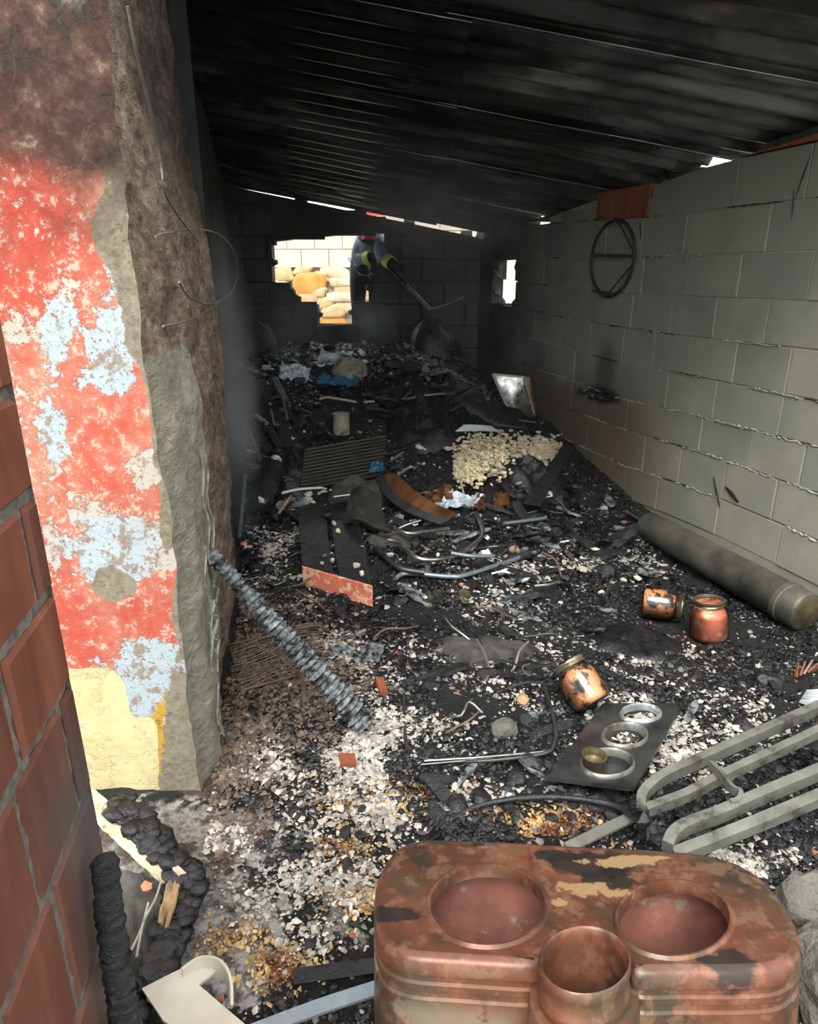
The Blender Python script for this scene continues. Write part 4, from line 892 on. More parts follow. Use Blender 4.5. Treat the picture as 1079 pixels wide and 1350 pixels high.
# ---------------------------------------------------------------- dark duct along the right wall
d0 = onZ(890, 712, -.08); d1 = onZ(1064, 808, -.085)
duct = thing('metal_duct', (d0+d1)/2, 'long sooty round duct lying along the foot of the block wall', 'pipe')
ddir = (d1-d0)/np.linalg.norm(d1-d0); d0 = d0-ddir*.25; Ld = np.linalg.norm(d1-d0)
mb = MB(); mb.lathe(d0, ddir, [(.001, 0), (.075, 0), (.082, .01), (.088, Ld*.5), (.092, Ld-.12), (.098, Ld-.115), (.098, Ld-.09), (.092, Ld-.085), (.092, Ld-.01), (.086, Ld)], 28); mb.build('tube', 'ductmetal', duct, smooth=50)
mb = MB(); mb.lathe(d0, ddir, [(.088, Ld-.004), (.07, Ld+.008), (.045, Ld+.004), (.02, Ld+.014), (.001, Ld+.014)], 28); mb.build('end_cap', 'brass', duct, smooth=60)

# ---------------------------------------------------------------- hoop on the right wall
hc = RW(813, 341); hoop = thing('wire_hoop', hc+wn*.03, 'black metal hoop with a crossbar hanging on the grey block wall', 'hoop')
rr = (RW(813, 291).z-RW(813, 391).z)/2
def HC(a, k=1.0, o=.035): return hc+wn*o+wd*(rr*k*math.cos(a))+up*(rr*k*math.sin(a))
pp = [HC(2*math.pi*i/48) for i in range(49)]; mb = MB(); mb.tube(pp, .0105, 8, cap=False); mb.build('rim', 'rubber', hoop, smooth=50)
pp = [HC(2*math.pi*i/48, .955) for i in range(49)]; mb = MB(); mb.tube(pp, .0045, 6, cap=False); mb.build('inner_rim', 'darkmetal', hoop, smooth=50)
pipe('crossbar', [HC(math.pi-.03, 1.05), HC(.12, 1)], .010, 'rubber', hoop, 0)
pipe('brace', [HC(math.pi-.1), HC(math.pi/2+.1)], .005, 'darkmetal', hoop, 0); pipe('brace', [HC(math.pi+.15), HC(-math.pi/2+.1)], .005, 'darkmetal', hoop, 0)
# charred bracket in the burnt spot
mb = MB()
for k, (a, b_) in enumerate(((772, 515), (785, 522), (797, 524), (808, 522))): crag(mb, RW(a, b_)+wn*.02, (.05, .035, .028), 1, .3, seed=k)
tag(mb.build('charred_bracket', 'charcoal'), 'charred black remnant stuck on the block wall below the hoop', 'debris')

# ---------------------------------------------------------------- charred beams
def scaly(pts, r, n=10, seed=0, amp=.22):
    rnd = random.Random(seed); pp = smoothpath(pts, 1) if len(pts) < 3 else smoothpath(pts, 8); L_ = sum(np.linalg.norm(np.array(pp[i+1])-np.array(pp[i])) for i in range(len(pp)-1))
    cnt = int(L_/.0065); out = []; rad = []
    cum = [0]
    for i in range(len(pp)-1): cum.append(cum[-1]+np.linalg.norm(np.array(pp[i+1])-np.array(pp[i])))
    for k in range(cnt+1):
        s_ = L_*k/cnt; i = min(len(pp)-2, max(0, int(np.searchsorted(cum, s_)-1))); t = (s_-cum[i])/(cum[i+1]-cum[i]+1e-9)
        out.append(np.array(pp[i])*(1-t)+np.array(pp[i+1])*t); rb = r[0]+(r[1]-r[0])*s_/L_; rad.append(rb*(1+(amp if k % 3 else -amp)*rnd.uniform(.5, 1)))
    mb = MB(); mb.tube(out, rad, n, jit=.13); return mb
a = onP(276, 728, (LW0+.045, 0, 0), (1, -LWK, 0)); b_ = P(480, 955, .03)
ea = a; tag(scaly([ea, b_], (.020, .034), 10, 1).build('charred_beam', 'scale'), 'scaly grey charred beam leaning from the pillar down to the floor', 'beam')
pb = [O+ray(138, 1132)*.98, O+ray(147, 1220)*1.0, O+ray(172, 1400)*1.03, O+ray(185, 1500)*1.10]
tag(scaly(pb, (.018, .025), 16, 2, .06).build('charred_beam', 'charwood', smooth=80), 'black charred beam standing beside the clay brick wall', 'beam')

# ---------------------------------------------------------------- burnt plastic panel and pieces on the slab at lower left
bp = thing('melted_crate', P(200, 1200), 'burnt cream plastic with crusty black edge lying beside the brick wall', 'plastic')
g = quadsheet([FZ(120, 1036, .12), FZ(246, 1152, .085), FZ(214, 1166, .07), FZ(122, 1080, .10)], 24, 6, .012, 7, .004, .0, 4); mb = MB(); mb.sheet(g, .005); mb.build('cream_edge', 'scorchcream', bp, smooth=60)
mb = MB(); rnd = random.Random(12)
for k in range(170):
    t = k/169; z_ = rnd.uniform(.35, 1.25); x = 160+92*t+rnd.uniform(-15, 15); y = 1060+96*t**.9+rnd.uniform(-14, 14); crag(mb, FZ(x, y, .116-.05*t), (.024*z_, .020*z_, .012*z_), 2, .16, seed=k)
for k in range(150):
    t = k/149; z_ = rnd.uniform(.35, 1.2); x = 248-44*t+rnd.uniform(-16, 14); y = 1165+130*t+rnd.uniform(-10, 10); crag(mb, FZ(x, y, .055-.02*t), (.022*z_, .024*z_, .012*z_), 2, .16, seed=k)
mb.build('charred_crust', 'charcoal', bp, smooth=80)
g = quadsheet([FZ(150, 1150, .055), FZ(240, 1152, .055), FZ(215, 1320, .035), FZ(150, 1340, .03)], 20, 24, .02, 5, .006, .01, 8); mb = MB(); mb.sheet(g, .006); mb.build('burnt_sheet', 'cloth', bp, smooth=60)
g = quadsheet([FZ(222, 1160, .085), FZ(240, 1156, .08), FZ(222, 1225, .06), FZ(208, 1215, .065)], 8, 14, .01, 5, .006, .006, 9); mb = MB(); mb.sheet(g, .005); mb.build('scorched_flap', 'scorched', bp, smooth=60)
for a_, c_ in (([(213, 1160), (205, 1185), (190, 1215), (180, 1262)], 'mortarpale'), ([(196, 1190), (186, 1225), (172, 1255)], 'mortarpale')): pipe('torn_edge', [FZ(x, y, .075) for x, y in a_], .0025, c_, bp)
mb = MB(); crag(mb, FZ(194, 1170, .07), (.018, .012, .01), 1, .3, seed=3); mb.build('melted_blob', 'jarred', bp)
wp = thing('warped_plastic', P(260, 1320), 'warped cream plastic trim with a curled loop, at the bottom beside the black beam', 'plastic')
outl = [(187, 1303), (226, 1283), (262, 1266), (285, 1280), (262, 1298), (290, 1322), (330, 1356), (300, 1400), (215, 1345)]
top = [FZ(x, y, .10) for x, y in outl]; mb = MB(); mb.loft([[p-np.array([0, 0, .006]) for p in top], top]); mb.build('flat_piece', 'white', wp)
lp = [(240, 1277), (262, 1262), (283, 1262), (298, 1274), (305, 1295), (306, 1325)]
mb = MB(); rr_ = smoothpath([FZ(x, y, .12) for x, y in lp], 5); ri = smoothpath([FZ(x*.93+18, y*.5+655, .085) for x, y in lp], 5); g = np.stack([np.array(rr_), np.array(ri)*.5+np.array(rr_)*.5, np.array(ri)], 1); mb.sheet(g, .005); mb.build('curled_loop', 'white', wp, smooth=60)
pipe('side_groove', [FZ(196, 1316, .092), FZ(270, 1365, .092)], .005, 'mortarpale', wp, 0); 
mb = MB(); mb.add([V(p) for p in [FZ(189, 1306, .098), FZ(189, 1306, .03), FZ(268, 1370, .03), FZ(268, 1370, .098)]], [(0, 1, 2, 3)]); mb.build('side_face', 'cream', wp)

# ---------------------------------------------------------------- generic scattered lumps
def lump(name, px, py, sz, mat, label, cat='debris', n=2, jit=.14, lift=.5, seed=0, smooth=False, flat=.7):
    q = P(px, py); mb = MB(); crag(mb, (q[0], q[1], q[2]+sz*lift*flat), (sz, sz*.75, sz*flat), n, jit, seed=seed, ax=frame((.1, .1, 1), (math.cos(seed), math.sin(seed), 0))); return tag(mb.build(name, mat, smooth=smooth), label, cat)
lump('grey_stone', 664, 968, .048, 'stonegrey', 'fist-sized grey stone on the black floor left of the hob plate', 'stone', 2, .12, seed=2)
lump('plaster_chunk', 690, 926, .028, 'scorched', 'small tan plaster chunk between the grey stone and the tilted jar', 'debris', 2, .2, seed=3)
lump('concrete_chunk', 1068, 1215, .085, 'stonegrey', 'rough grey concrete chunk wedged right of the rusty stove casing, behind the other', 'stone', 3, .10, seed=5, flat=.9)
lump('concrete_chunk', 1092, 1320, .10, 'stonegrey', 'rough grey concrete chunk at the bottom right corner beside the stove casing', 'stone', 3, .10, seed=6, flat=.95)
lump('grey_stone', 1000, 700+52, .03, 'stonegrey', 'small grey stone beside the sooty duct, near the upright red jar', 'stone', 2, .12, seed=9)
lump('onion_bulb', 678, 728, .034, 'scorched', 'round tan bulb-like lump above the long bright tube', 'debris', 2, .05, seed=4, smooth=True)
for (a_, b_, w, l_, mat, lab) in ((503, 911, .028, .105, 'terracotta', 'narrow orange brick sliver standing out beside the scaly beam foot'), (458, 1010, .045, .05, 'terracotta', 'small broken orange brick piece on pale ash, right of the dirt pile'), (862, 760, .02, .05, 'scorched', 'small tan wood offcut above the scorched lying jar')):
    q = P(a_, b_); mb = MB(); f_ = frame((.15, .1, 1), (math.cos(.2), math.sin(.2), 0)); mb.box(q+np.array([0, 0, .015]), (l_, w, .022), f_); tag(mb.build('brick_fragment' if mat == 'terracotta' else 'wood_offcut', mat), lab, 'debris')
q = onZ(1066, 925, .12); mb = MB(); g = quadsheet([onZ(1054, 925, .04), onZ(1064, 910, .10), onZ(1120, 905, .12), onZ(1110, 950, .04)], 6, 6, .004); mb.sheet(g, .002); tag(mb.build('white_sheet', 'paper'), 'white card corner at the right edge above the steel frame', 'paper')
mb = MB()
for k in range(7): a0 = P(1050+k*5, 893-k*2, .02); mb.tube([a0, a0+np.array([.03+.006*k, .05-.01*k, .03+.006*(k % 3)])], [.006, .003], 5)
tag(mb.build('scorched_straw', 'brownwood'), 'orange-brown scorched splinters at the right edge above the white card', 'debris')

mb = MB()
for k in range(26):
    a_ = FZ(112+(k*37 % 80), 1300+(k*53 % 70), .03+.02*(k % 3)); crag(mb, a_, (.022, .02, .018), 2, .14, seed=k+9)
tag(mb.build('charred_clod', 'charcoal', smooth=80), 'black crusty clod at the foot of the black beam by the brick wall', 'debris')
mb = MB(); hexa(mb, [P(386, 1298), P(500, 1282), P(496, 1262), P(388, 1276)], [P(386, 1298, .02), P(500, 1282, .02), P(496, 1262, .02), P(388, 1276, .02)]); tag(mb.build('dark_board', 'plank'), 'dark board on the ground left of the stove casing', 'board')
# lids and washers
def lid(px, py, r, mat, label, tilt=(0, 0, 1), name='jar_lid'):
    q = P(px, py)+np.array([0, 0, .012]); mb = MB(); mb.lathe(q, tilt, [(.001, .0), (r*.75, 0), (r*.82, .004), (r, .004), (r*1.02, -.004), (r, -.012), (r*.9, -.012)], 22); return tag(mb.build(name, mat, smooth=50), label, 'lid')
lid(562, 791, .034, 'brass', 'flat brassy jar lid right of the red ended box'); lid(578, 786, .03, 'olive', 'second jar lid, tilted against the flat brassy one', (.3, -.2, 1))
lid(612, 786, .03, 'brass', 'small domed brassy lid near the middle of the floor', (.1, -.3, 1))
mb = MB(); mb.lathe(P(833, 761)+np.array([0, 0, .01]), (0, -.2, 1), [(.012, 0), (.012, .006), (.022, .006), (.022, 0), (.012, 0)], 18); tag(mb.build('metal_washer', 'chrome', smooth=40), 'small round metal washer left of the tan wood offcut', 'washer')

# cable, wire rectangle, hose
tag(pipe('black_cable', [P(600, 1078, .01), P(625, 1065, .015), P(660, 1056, .02), P(710, 1051, .03), P(760, 1053, .035), P(810, 1062, .05), FZ(845, 1080, .09)], .0075, 'rubber'), 'black rubber cable curving across the floor behind the stove casing', 'cable')
tag(pipe('bent_wire', [P(533, 915, .015), P(534, 960, .012), P(540, 990, .012), P(575, 1003, .015), P(640, 1003, .02), P(715, 994, .03), P(731, 980, .03), P(731, 950, .03), P(718, 905, .03)], .006, 'darkmetal'), 'dark wire bent to a wide rectangle left of the hob plate', 'wire')
tag(pipe('metal_rod', [P(560, 1003, .03), P(640, 998, .035), P(726, 990, .03)], .0035, 'chrome'), 'thin shiny rod lying along the lower side of the dark wire rectangle', 'rod')
tag(pipe('metal_rod', [P(555, 1008, .02), P(600, 1004, .02), P(650, 999, .025)], .003, 'chrome'), 'thinner shiny rod just below the other at the wire rectangle', 'rod')

# ---------------------------------------------------------------- wires on the left wall
def LWp(px, py, o=.07): return onP(px, py, (LW0+o, 0, 0), (1, -LWK, 0))
tag(pipe('hanging_wire', [LWp(*q) for q in ((168, 8), (178, 60), (192, 120), (204, 170), (212, 215), (218, 255), (232, 280), (248, 302), (262, 318))], .0028, 'wire'), 'long thin pale wire hanging down the rough inner side of the pillar', 'wire')
tag(pipe('wire_loop', [LWp(*q, .06) for q in ((205, 312), (228, 306), (262, 302), (290, 310), (308, 330), (314, 358), (306, 384), (282, 400), (252, 393), (236, 372))], .0028, 'wire'), 'round loop of pale wire on the pillar side, level with the window', 'wire')
tag(pipe('wire_tail', [LWp(*q, .06) for q in ((308, 384), (280, 404), (250, 422), (215, 430))], .0026, 'wire'), 'short wire end crossing below the round wire loop', 'wire')

# ---------------------------------------------------------------- rusty wire basket
bk = thing('wire_basket', P(360, 880), 'flattened rusty wire basket under the upper part of the scaly beam', 'basket')
c4 = [P(302, 850, .03), P(425, 822, .05), P(430, 880, .03), P(318, 910, .02)]; rnd = random.Random(9)
def bl4(u, v): a, b, c, d = c4; return a*(1-u)*(1-v)+b*u*(1-v)+c*u*v+d*(1-u)*v
mb = MB()
for k in range(20):
    v = k/19; mb.tube([bl4(u, v)+np.array([0, 0, .025*math.sin(u*3)+rnd.uniform(-.006, .006)]) for u in np.linspace(0, 1, 7)], .0012, 4)
for k in range(14):
    u = k/13; mb.tube([bl4(u, v)+np.array([0, 0, .025*math.sin(u*3)+rnd.uniform(-.006, .006)]) for v in np.linspace(0, 1, 6)], .0011, 4)
mb.build('wire_grid', 'rustwire', bk)['kind'] = 'stuff'
pipe('frame_rod', [c4[0], c4[1]], .004, 'rustwire', bk, 0); pipe('frame_rod', [c4[3], c4[2]], .004, 'rustwire', bk, 0); strip('frame_foot', [P(393, 860, .05), P(402, 925, .02)], .014, .005, 'rustwire', bk, n=2)
mb = MB(); g = quadsheet([P(436, 852, .02), P(508, 848, .03), P(500, 872, .02), P(432, 872, .01)], 18, 10, .03, 4, .004, .015, 3); mb.sheet(g, .006); tag(mb.build('charred_matting', 'scale', smooth=60), 'grey charred matting beside the wire basket, right of the beam', 'mat')

# ---------------------------------------------------------------- box with the red painted end
bx = thing('drawer_box', P(450, 770), 'charred drawer with a red painted front board, in the middle of the floor', 'drawer')
A_, B_ = P(400, 770), P(491, 797); hgt = .098
C_, D_ = onZ(470, 672, B_[2]+.10), onZ(392, 662, A_[2]+.10)
uz = np.array([0, 0, 1.0]); A2, B2 = A_+uz*hgt, B_+uz*hgt; C2, D2 = C_+uz*.02, D_+uz*.02; C1, D1 = C_-uz*hgt, D_-uz*hgt
fd = (A_-D1); fd[2] = 0; fd /= np.linalg.norm(fd)
mb = MB(); hexa(mb, [A_+fd*.004, B_+fd*.004, B_+fd*.022, A_+fd*.022], [A2+fd*.004, B2+fd*.004, B2+fd*.022, A2+fd*.022]); mb.build('front_board', 'redboard', bx)
def lerp(a, b, t): return a*(1-t)+b*t
for k, (t0, t1) in enumerate(((0, .46), (.54, 1.0))):
    mb = MB(); o = -.004*k; hexa(mb, [lerp(A_, B_, t0)+uz*.05, lerp(A_, B_, t1)+uz*.05, lerp(D1, C1, t1)+uz*.05, lerp(D1, C1, t0)+uz*.05], [lerp(A2, B2, t0)+uz*o, lerp(A2, B2, t1)+uz*o, lerp(D2, C2, t1)+uz*o, lerp(D2, C2, t0)+uz*o]); mb.build('top_plank', 'plank', bx)
mb = MB(); hexa(mb, [A_, A_+(B_-A_)*.05, lerp(D1, C1, .05), D1], [A2-uz*.002, lerp(A2, B2, .05)-uz*.002, lerp(D2, C2, .05)-uz*.002, D2-uz*.002]); mb.build('side_board', 'charwood', bx)
mb = MB(); hexa(mb, [lerp(A_, B_, .95), B_, C1, lerp(D1, C1, .95)], [lerp(A2, B2, .95)-uz*.002, B2-uz*.002, C2-uz*.002, lerp(D2, C2, .95)-uz*.002]); mb.build('side_board', 'charwood', bx)
for k, (a_, b_, s_) in enumerate(((440, 690, .022), (446, 700, .018), (438, 738, .016), (428, 732, .014), (470, 745, .02), (478, 756, .016), (424, 742, .013))):
    q = onZ(a_, b_, A2[2]+.01); mb = MB(); crag(mb, q, (s_, s_*.8, s_*.8), 1, .35, seed=k+5); tag(mb.build('ash_clump', ['cream', 'foam', 'ash', 'steel'][k % 4]), ['uppermost pale ash clump on the charred drawer', 'cream ash clump just below the uppermost one on the charred drawer', 'white ash clump in the middle of the left drawer plank', 'grey ash clump left of the white one on the drawer', 'pale ash clump on the right drawer plank', 'cream ash clump nearest the red front on the right drawer plank', 'white ash clump nearest the red front on the left drawer plank'][k], 'debris', 'ash clumps on the charred drawer')

# ---------------------------------------------------------------- bent chrome chair tubes, curved brown wood
def tube(l, r, mat, label, dz=.04): return tag(pipe('bent_tube', [P(a, b, dz if not isinstance(dz, list) else dz[i]) for i, (a, b) in enumerate(l)], r, mat, seg=10), label, 'tube')
tube([(522, 763), (530, 757), (548, 756), (592, 760), (622, 756), (706, 728)], .0115, 'steelblue', 'long bright steel tube lying lowest in front of the chair wreck', .03)
tube([(512, 712), (528, 716), (545, 733), (566, 738), (596, 734), (620, 722), (636, 706), (634, 690), (628, 676)], .0125, 'chrome', 'smoked chrome tube bent like a chair leg, rising at its right end', .07)
tube([(496, 722), (512, 738), (530, 750), (560, 755)], .014, 'darkmetal', 'dark tube sloping down to the left end of the long bright tube', .05)
tube([(520, 697), (538, 703), (560, 701), (592, 697)], .011, 'chrome', 'short chrome tube below the curved brown board', .08)
tube([(595, 729), (622, 733), (652, 733)], .010, 'steelblue', 'short pale tube crossing the bent chair tube', .08)
tube([(664, 690), (690, 687), (720, 683)], .010, 'steelblue', 'pale straight tube pointing right under the black rag', .06)
tube([(470, 683), (490, 693), (515, 700)], .012, 'darkmetal', 'dark tube stub right of the charred drawer', .08)
tube([(564, 722), (575, 714), (586, 708)], .006, 'chrome', 'small chrome spike between the bent chair tubes', .06)
la = smoothpath([P(506, 626, .10), P(520, 648, .11), P(548, 668, .11), (P(592, 685, .08))], 8); lb_ = smoothpath([P(525, 626, .17), P(545, 645, .17), P(570, 662, .16), P(604, 678, .12)], 8)
mb = MB(); g = np.stack([np.array(la), (np.array(la)+np.array(lb_))/2+np.array([0, .0, .01]), np.array(lb_)], 1); mb.sheet(g, .012); tag(mb.build('curved_board', 'brownwood', smooth=60), 'curved scorched brown chair back board in the middle of the heap', 'board')
la2 = [p+np.array([-.05, -.03, -.02]) for p in la]; mb = MB(); g = np.stack([np.array(la2), np.array(la)+np.array([0, -.015, 0])], 1); mb.sheet(g, .012); tag(mb.build('curved_board', 'charwood', smooth=60), 'black charred curved board just left of the brown one', 'board')

# ---------------------------------------------------------------- louvred panel, cans, cylinder
lv = thing('louvred_panel', P(450, 640), 'dark louvred metal panel tilted up behind the charred drawer', 'panel')
c4 = [P(394, 648, .02), P(502, 628, .03), onP(508, 574, P(500, 628)+np.array([0, .12, 0]), (0, 1, -.35)), onP(402, 592, P(394, 648)+np.array([0, .12, 0]), (0, 1, -.35))]
mb = MB(); mb.sheet(quadsheet(c4, 6, 6, 0), .006); mb.build('backing', 'darkmetal', lv)
for k in range(12):
    v = (k+.5)/12; a, b, c, d = c4; p = a*(1-v)+d*v; q = b*(1-v)+c*v; nrm = np.cross(b-a, d-a); nrm /= np.linalg.norm(nrm)
    if nrm[1] > 0: nrm = -nrm
    mb = MB(); mb.bar([p+nrm*.012, q+nrm*.012], .016, .010, up=tuple((d-a)/np.linalg.norm(d-a)+nrm*.6)); mb.build('slat', 'olive', lv)
q = P(450, 572); mb = MB(); tcan = thing('metal_can', q, 'pale grey metal can standing behind the louvred panel', 'can'); mb.lathe(q, (.03, 0, 1), [(.001, 0), (.062, 0), (.064, .006), (.061, .012), (.061, .14), (.065, .146), (.062, .15)], 24); mb.build('body', 'cream', tcan, smooth=50)
mb = MB(); mb.lathe(q, (.03, 0, 1), [(.062, .147), (.05, .143), (.001, .143)], 24); mb.build('lid', 'ash', tcan, smooth=50)
a, b_ = P(340, 668, .07), P(362, 612, .12); ax_ = b_-a; Lc = np.linalg.norm(ax_)
tc_ = thing('gas_cylinder', (a+b_)/2, 'dark cylinder with a glossy streak leaning beside the left wall', 'cylinder'); mb = MB(); mb.lathe(a, ax_, [(.001, -.02), (.05, -.015), (.068, .02), (.072, .05), (.072, Lc-.05), (.066, Lc-.02), (.045, Lc), (.02, Lc+.01)], 28); mb.build('body', 'cylmetal', tc_, smooth=60)
mb = MB(); mb.lathe(a, ax_, [(.02, Lc), (.02, Lc+.03), (.035, Lc+.03), (.035, Lc+.045), (.001, Lc+.045)], 18); mb.build('valve_cap', 'foil', tc_, smooth=50)
tag(strip('metal_strip', [P(324, 625, .10), P(322, 650, .08), P(319, 680, .06), P(316, 708, .05)], .018, .006, 'steelblue'), 'pale blue-grey metal strip standing along the foot of the left wall', 'strip')

# ---------------------------------------------------------------- foam, cloths, sheets
mb = MB(); rnd = random.Random(21)
for k in range(2200):
    r_ = rnd.random()
    if r_ < .50: x, y = rnd.gauss(652, 24), rnd.gauss(597, 13)
    elif r_ < .78: x, y = rnd.gauss(618, 12), rnd.gauss(616, 10)
    else: x, y = rnd.gauss(716, 11), rnd.gauss(594, 8)
    if not (598 < x < 742 and 566 < y < 645): continue
    hgt_ = .15*math.exp(-((x-655)/40)**2-((y-600)/30)**2); q = P(x, y, .03+hgt_*rnd.random()*1.0)
    crag(mb, q, (rnd.uniform(.006, .024), rnd.uniform(.005, .014), rnd.uniform(.004, .014)), 1, .45, seed=k)
tag(mb.build('insulation_foam', 'foam'), 'heap of crumbled cream insulation foam near the block wall', 'foam', kind='stuff')
def mound(name, px, py, wpx, dp, h, mat, label, cat='debris', seed=0, amp=.35, fr=5, sink=.02):
    c = P(px, py)
    if c[1] > 6.15: c = onY(px, py, 6.15)
    t = c[1]/ray(px, py)[1]; rw = wpx*t/F; vs = []; n, m = 40, 16; g = []
    for j in range(m+1):
        r = j/m
        for i in range(n):
            a_ = 2*math.pi*i/n; k_ = 1+.25*float(fbm(math.cos(a_)*1.5+seed, math.sin(a_)*1.5, seed, 3)); x = c[0]+rw*r*k_*math.cos(a_); y = c[1]+dp*r*k_*math.sin(a_)
            z = H(x, y)-sink+h*math.sqrt(max(0, 1-r*r))*(1+amp*float(fbm(x*fr*3, y*fr*3, seed+3, 4))); g.append((x, y, z))
    mb = MB(); fs = []
    for j in range(m):
        for i in range(n): k_ = (i+1) % n; fs.append((j*n+i, j*n+k_, (j+1)*n+k_, (j+1)*n+i))
    mb.add(g, fs); return tag(mb.build(name, mat, smooth=60), label, cat)
mound('charred_dome', 577, 445, 36, .22, max(.2, .97-float(H(.27, 6.15))), 'rubber', 'black domed lump like a burnt tyre at the far end', 'debris', 1, .12)
mound('ash_mound', 838, 850, 66, .20, .07, 'charcoal', 'low soot-black ash mound left of the two upper jars', 'debris', 2, .4)
mound('charred_cloth', 640, 860, 80, .18, .05, 'cloth', 'flat heap of charred cloth right of the scaly beam', 'cloth', 3, .6)
mound('charred_cloth', 700, 640, 46, .22, .16, 'rubber', 'black charred rag heap right of the bent tubes', 'cloth', 4, .6)
mound('charred_cloth', 560, 560, 60, .28, .14, 'charcoal', 'black charred cloth heap behind the curved boards', 'cloth', 5, .6)
mound('charred_cloth', 475, 655, 44, .16, .12, 'cloth', 'sooty grey crumpled cloth between drawer and louvred panel', 'cloth', 6, .5)
mound('charred_cloth', 520, 712, 40, .12, .06, 'cloth', 'small sooty cloth heap under the chrome tubes', 'cloth', 7, .6)
mound('charred_cloth', 650, 545, 60, .2, .12, 'rubber', 'smooth black cloth mound behind the cream foam', 'cloth', 8, .3)
mound('charred_sack', 342, 460, 24, .18, max(.2, .98-float(H(-1.2, 6.15))), 'cloth', 'brown-grey sooty sack standing in the far left corner', 'sack', 9, .2)
mound('burnt_bag', 462, 490, 26, .14, .12, 'cream', 'crumpled grey-brown bag below the broken window', 'bag', 10, .5)
mound('charred_cloth', 400, 620, 40, .25, .10, 'charcoal', 'black charred cloth left of the louvred panel', 'cloth', 11, .6)
mb = MB(); hexa(mb, [P(690, 668, .02), P(712, 672, .02), P(757, 592, .06), P(744, 586, .06)], [P(690, 664, .09), P(712, 668, .09), P(757, 590, .13), P(744, 584, .13)]); tag(mb.build('charred_plank', 'charwood'), 'thick black plank pointing up to the block wall beside the foam', 'plank')
def sheetq(name, c4, mat, label, cat, dz=(.05,)*4, amp=.012, th=.004, bow=0, fr=4, seed=0, nu=14):
    mb = MB(); mb.sheet(quadsheet([P(*q, z) for q, z in zip(c4, dz)], nu, nu, amp, fr, th, bow, seed), th); return tag(mb.build(name, mat, smooth=60), label, cat)
sheetq('white_sheet', [(600, 569), (660, 569), (648, 562), (612, 560)], 'paper', 'curved white sheet lying on top behind the cream foam', 'sheet', (.06, .06, .09, .09), .003, .004, .03, seed=1)
sheetq('foil_sheet', [(368, 498), (406, 504), (410, 484), (372, 480)], 'foil', 'crumpled shiny foil left of the blue cloth', 'foil', (.03, .03, .08, .08), .05, .002, 0, 6, 2, 22)
sheetq('foil_sheet', [(416, 481), (464, 477), (466, 463), (424, 462)], 'foil', 'crumpled shiny foil right under the broken window', 'foil', (.03, .03, .07, .07), .05, .002, 0, 6, 3, 22)
sheetq('foil_sheet', [(343, 487), (360, 488), (357, 481), (348, 481)], 'foil', 'tiny shiny foil scrap nearest the left wall', 'foil', (.03, .03, .06, .06), .02, .002, 0, 6, 4)
sheetq('blue_cloth', [(418, 506), (472, 508), (474, 498), (424, 494)], 'bluecloth', 'blue plastic cloth scrap below the shiny foil', 'cloth', (.02, .02, .06, .06), .05, .004, 0, 5, 5, 20)
sheetq('blue_scrap', [(486, 622), (506, 622), (506, 610), (490, 608)], 'bluecloth', 'small dark blue scrap at the right end of the louvred panel', 'cloth', (.08, .08, .12, .12), .03, .004, 0, 5, 6)
sheetq('silver_sheet', [(566, 672), (622, 670), (640, 652), (596, 650)], 'foil', 'torn silver sheet right of the brown curved board', 'sheet', (.05, .05, .12, .09), .07, .003, .01, 6, 7, 20)
sheetq('scorched_sheet', [(550, 664), (598, 668), (596, 640), (572, 646)], 'brownwood', 'brown scorched cardboard left of the torn silver sheet', 'cardboard', (.04, .05, .14, .10), .07, .004, .01, 5, 8)
sheetq('scorched_sheet', [(618, 672), (640, 672), (638, 652), (622, 652)], 'brownwood', 'brown scorched cardboard right of the torn silver sheet', 'cardboard', (.04, .05, .12, .08), .06, .004, .01, 5, 9)
sheetq('scorched_sheet', [(650, 670), (672, 668), (670, 650), (652, 652)], 'brownwood', 'brown scorched cardboard piece next to the black rag heap', 'cardboard', (.04, .05, .13, .07), .06, .004, .01, 5, 10)
sheetq('bent_sheet', [(452, 690), (512, 704), (500, 652), (462, 648)], 'olive', 'bent dark metal hood between the drawer and the curved board', 'sheet', (.05, .03, .14, .14), .02, .004, .05, 4, 11, 18)
# white mug and maroon lid
q = P(713, 662); mg = thing('white_mug', q, 'small white mug lying under the black rag heap', 'mug'); mb = MB(); mb.lathe(q+np.array([0, 0, .03]), (.9, -.3, .2), [(.001, 0), (.028, 0), (.033, .008), (.033, .07), (.030, .07), (.028, .01)], 20); mb.build('cup', 'paper', mg, smooth=50)
mb = MB(); mb.tube([q+np.array([.03+.018*math.cos(t), -.02, .065+.022*math.sin(t)]) for t in np.linspace(-.2, math.pi+.2, 10)], .005, 6); mb.build('handle', 'paper', mg, smooth=50)
lump('maroon_scrap', 735, 660, .03, 'maroon', 'dark maroon plastic scrap right of the small white mug', 'debris', 2, .15, seed=3)
lump('red_scrap', 580, 620, .015, 'redboard', 'tiny red scrap above the brown cardboard', 'debris', 1, .25, seed=3, lift=2)
lump('red_scrap', 608, 772, .016, 'redboard', 'tiny red scrap above the small domed lid', 'debris', 1, .25, seed=4)
lump('red_scrap', 681, 1030, .014, 'terracotta', 'tiny orange tile scrap below the wire rectangle', 'debris', 1, .25, seed=5)
lump('rusty_lid_piece', 322, 715+4, .02, 'jarred', 'small reddish disc at the foot of the left wall', 'debris', 2, .1, seed=5)
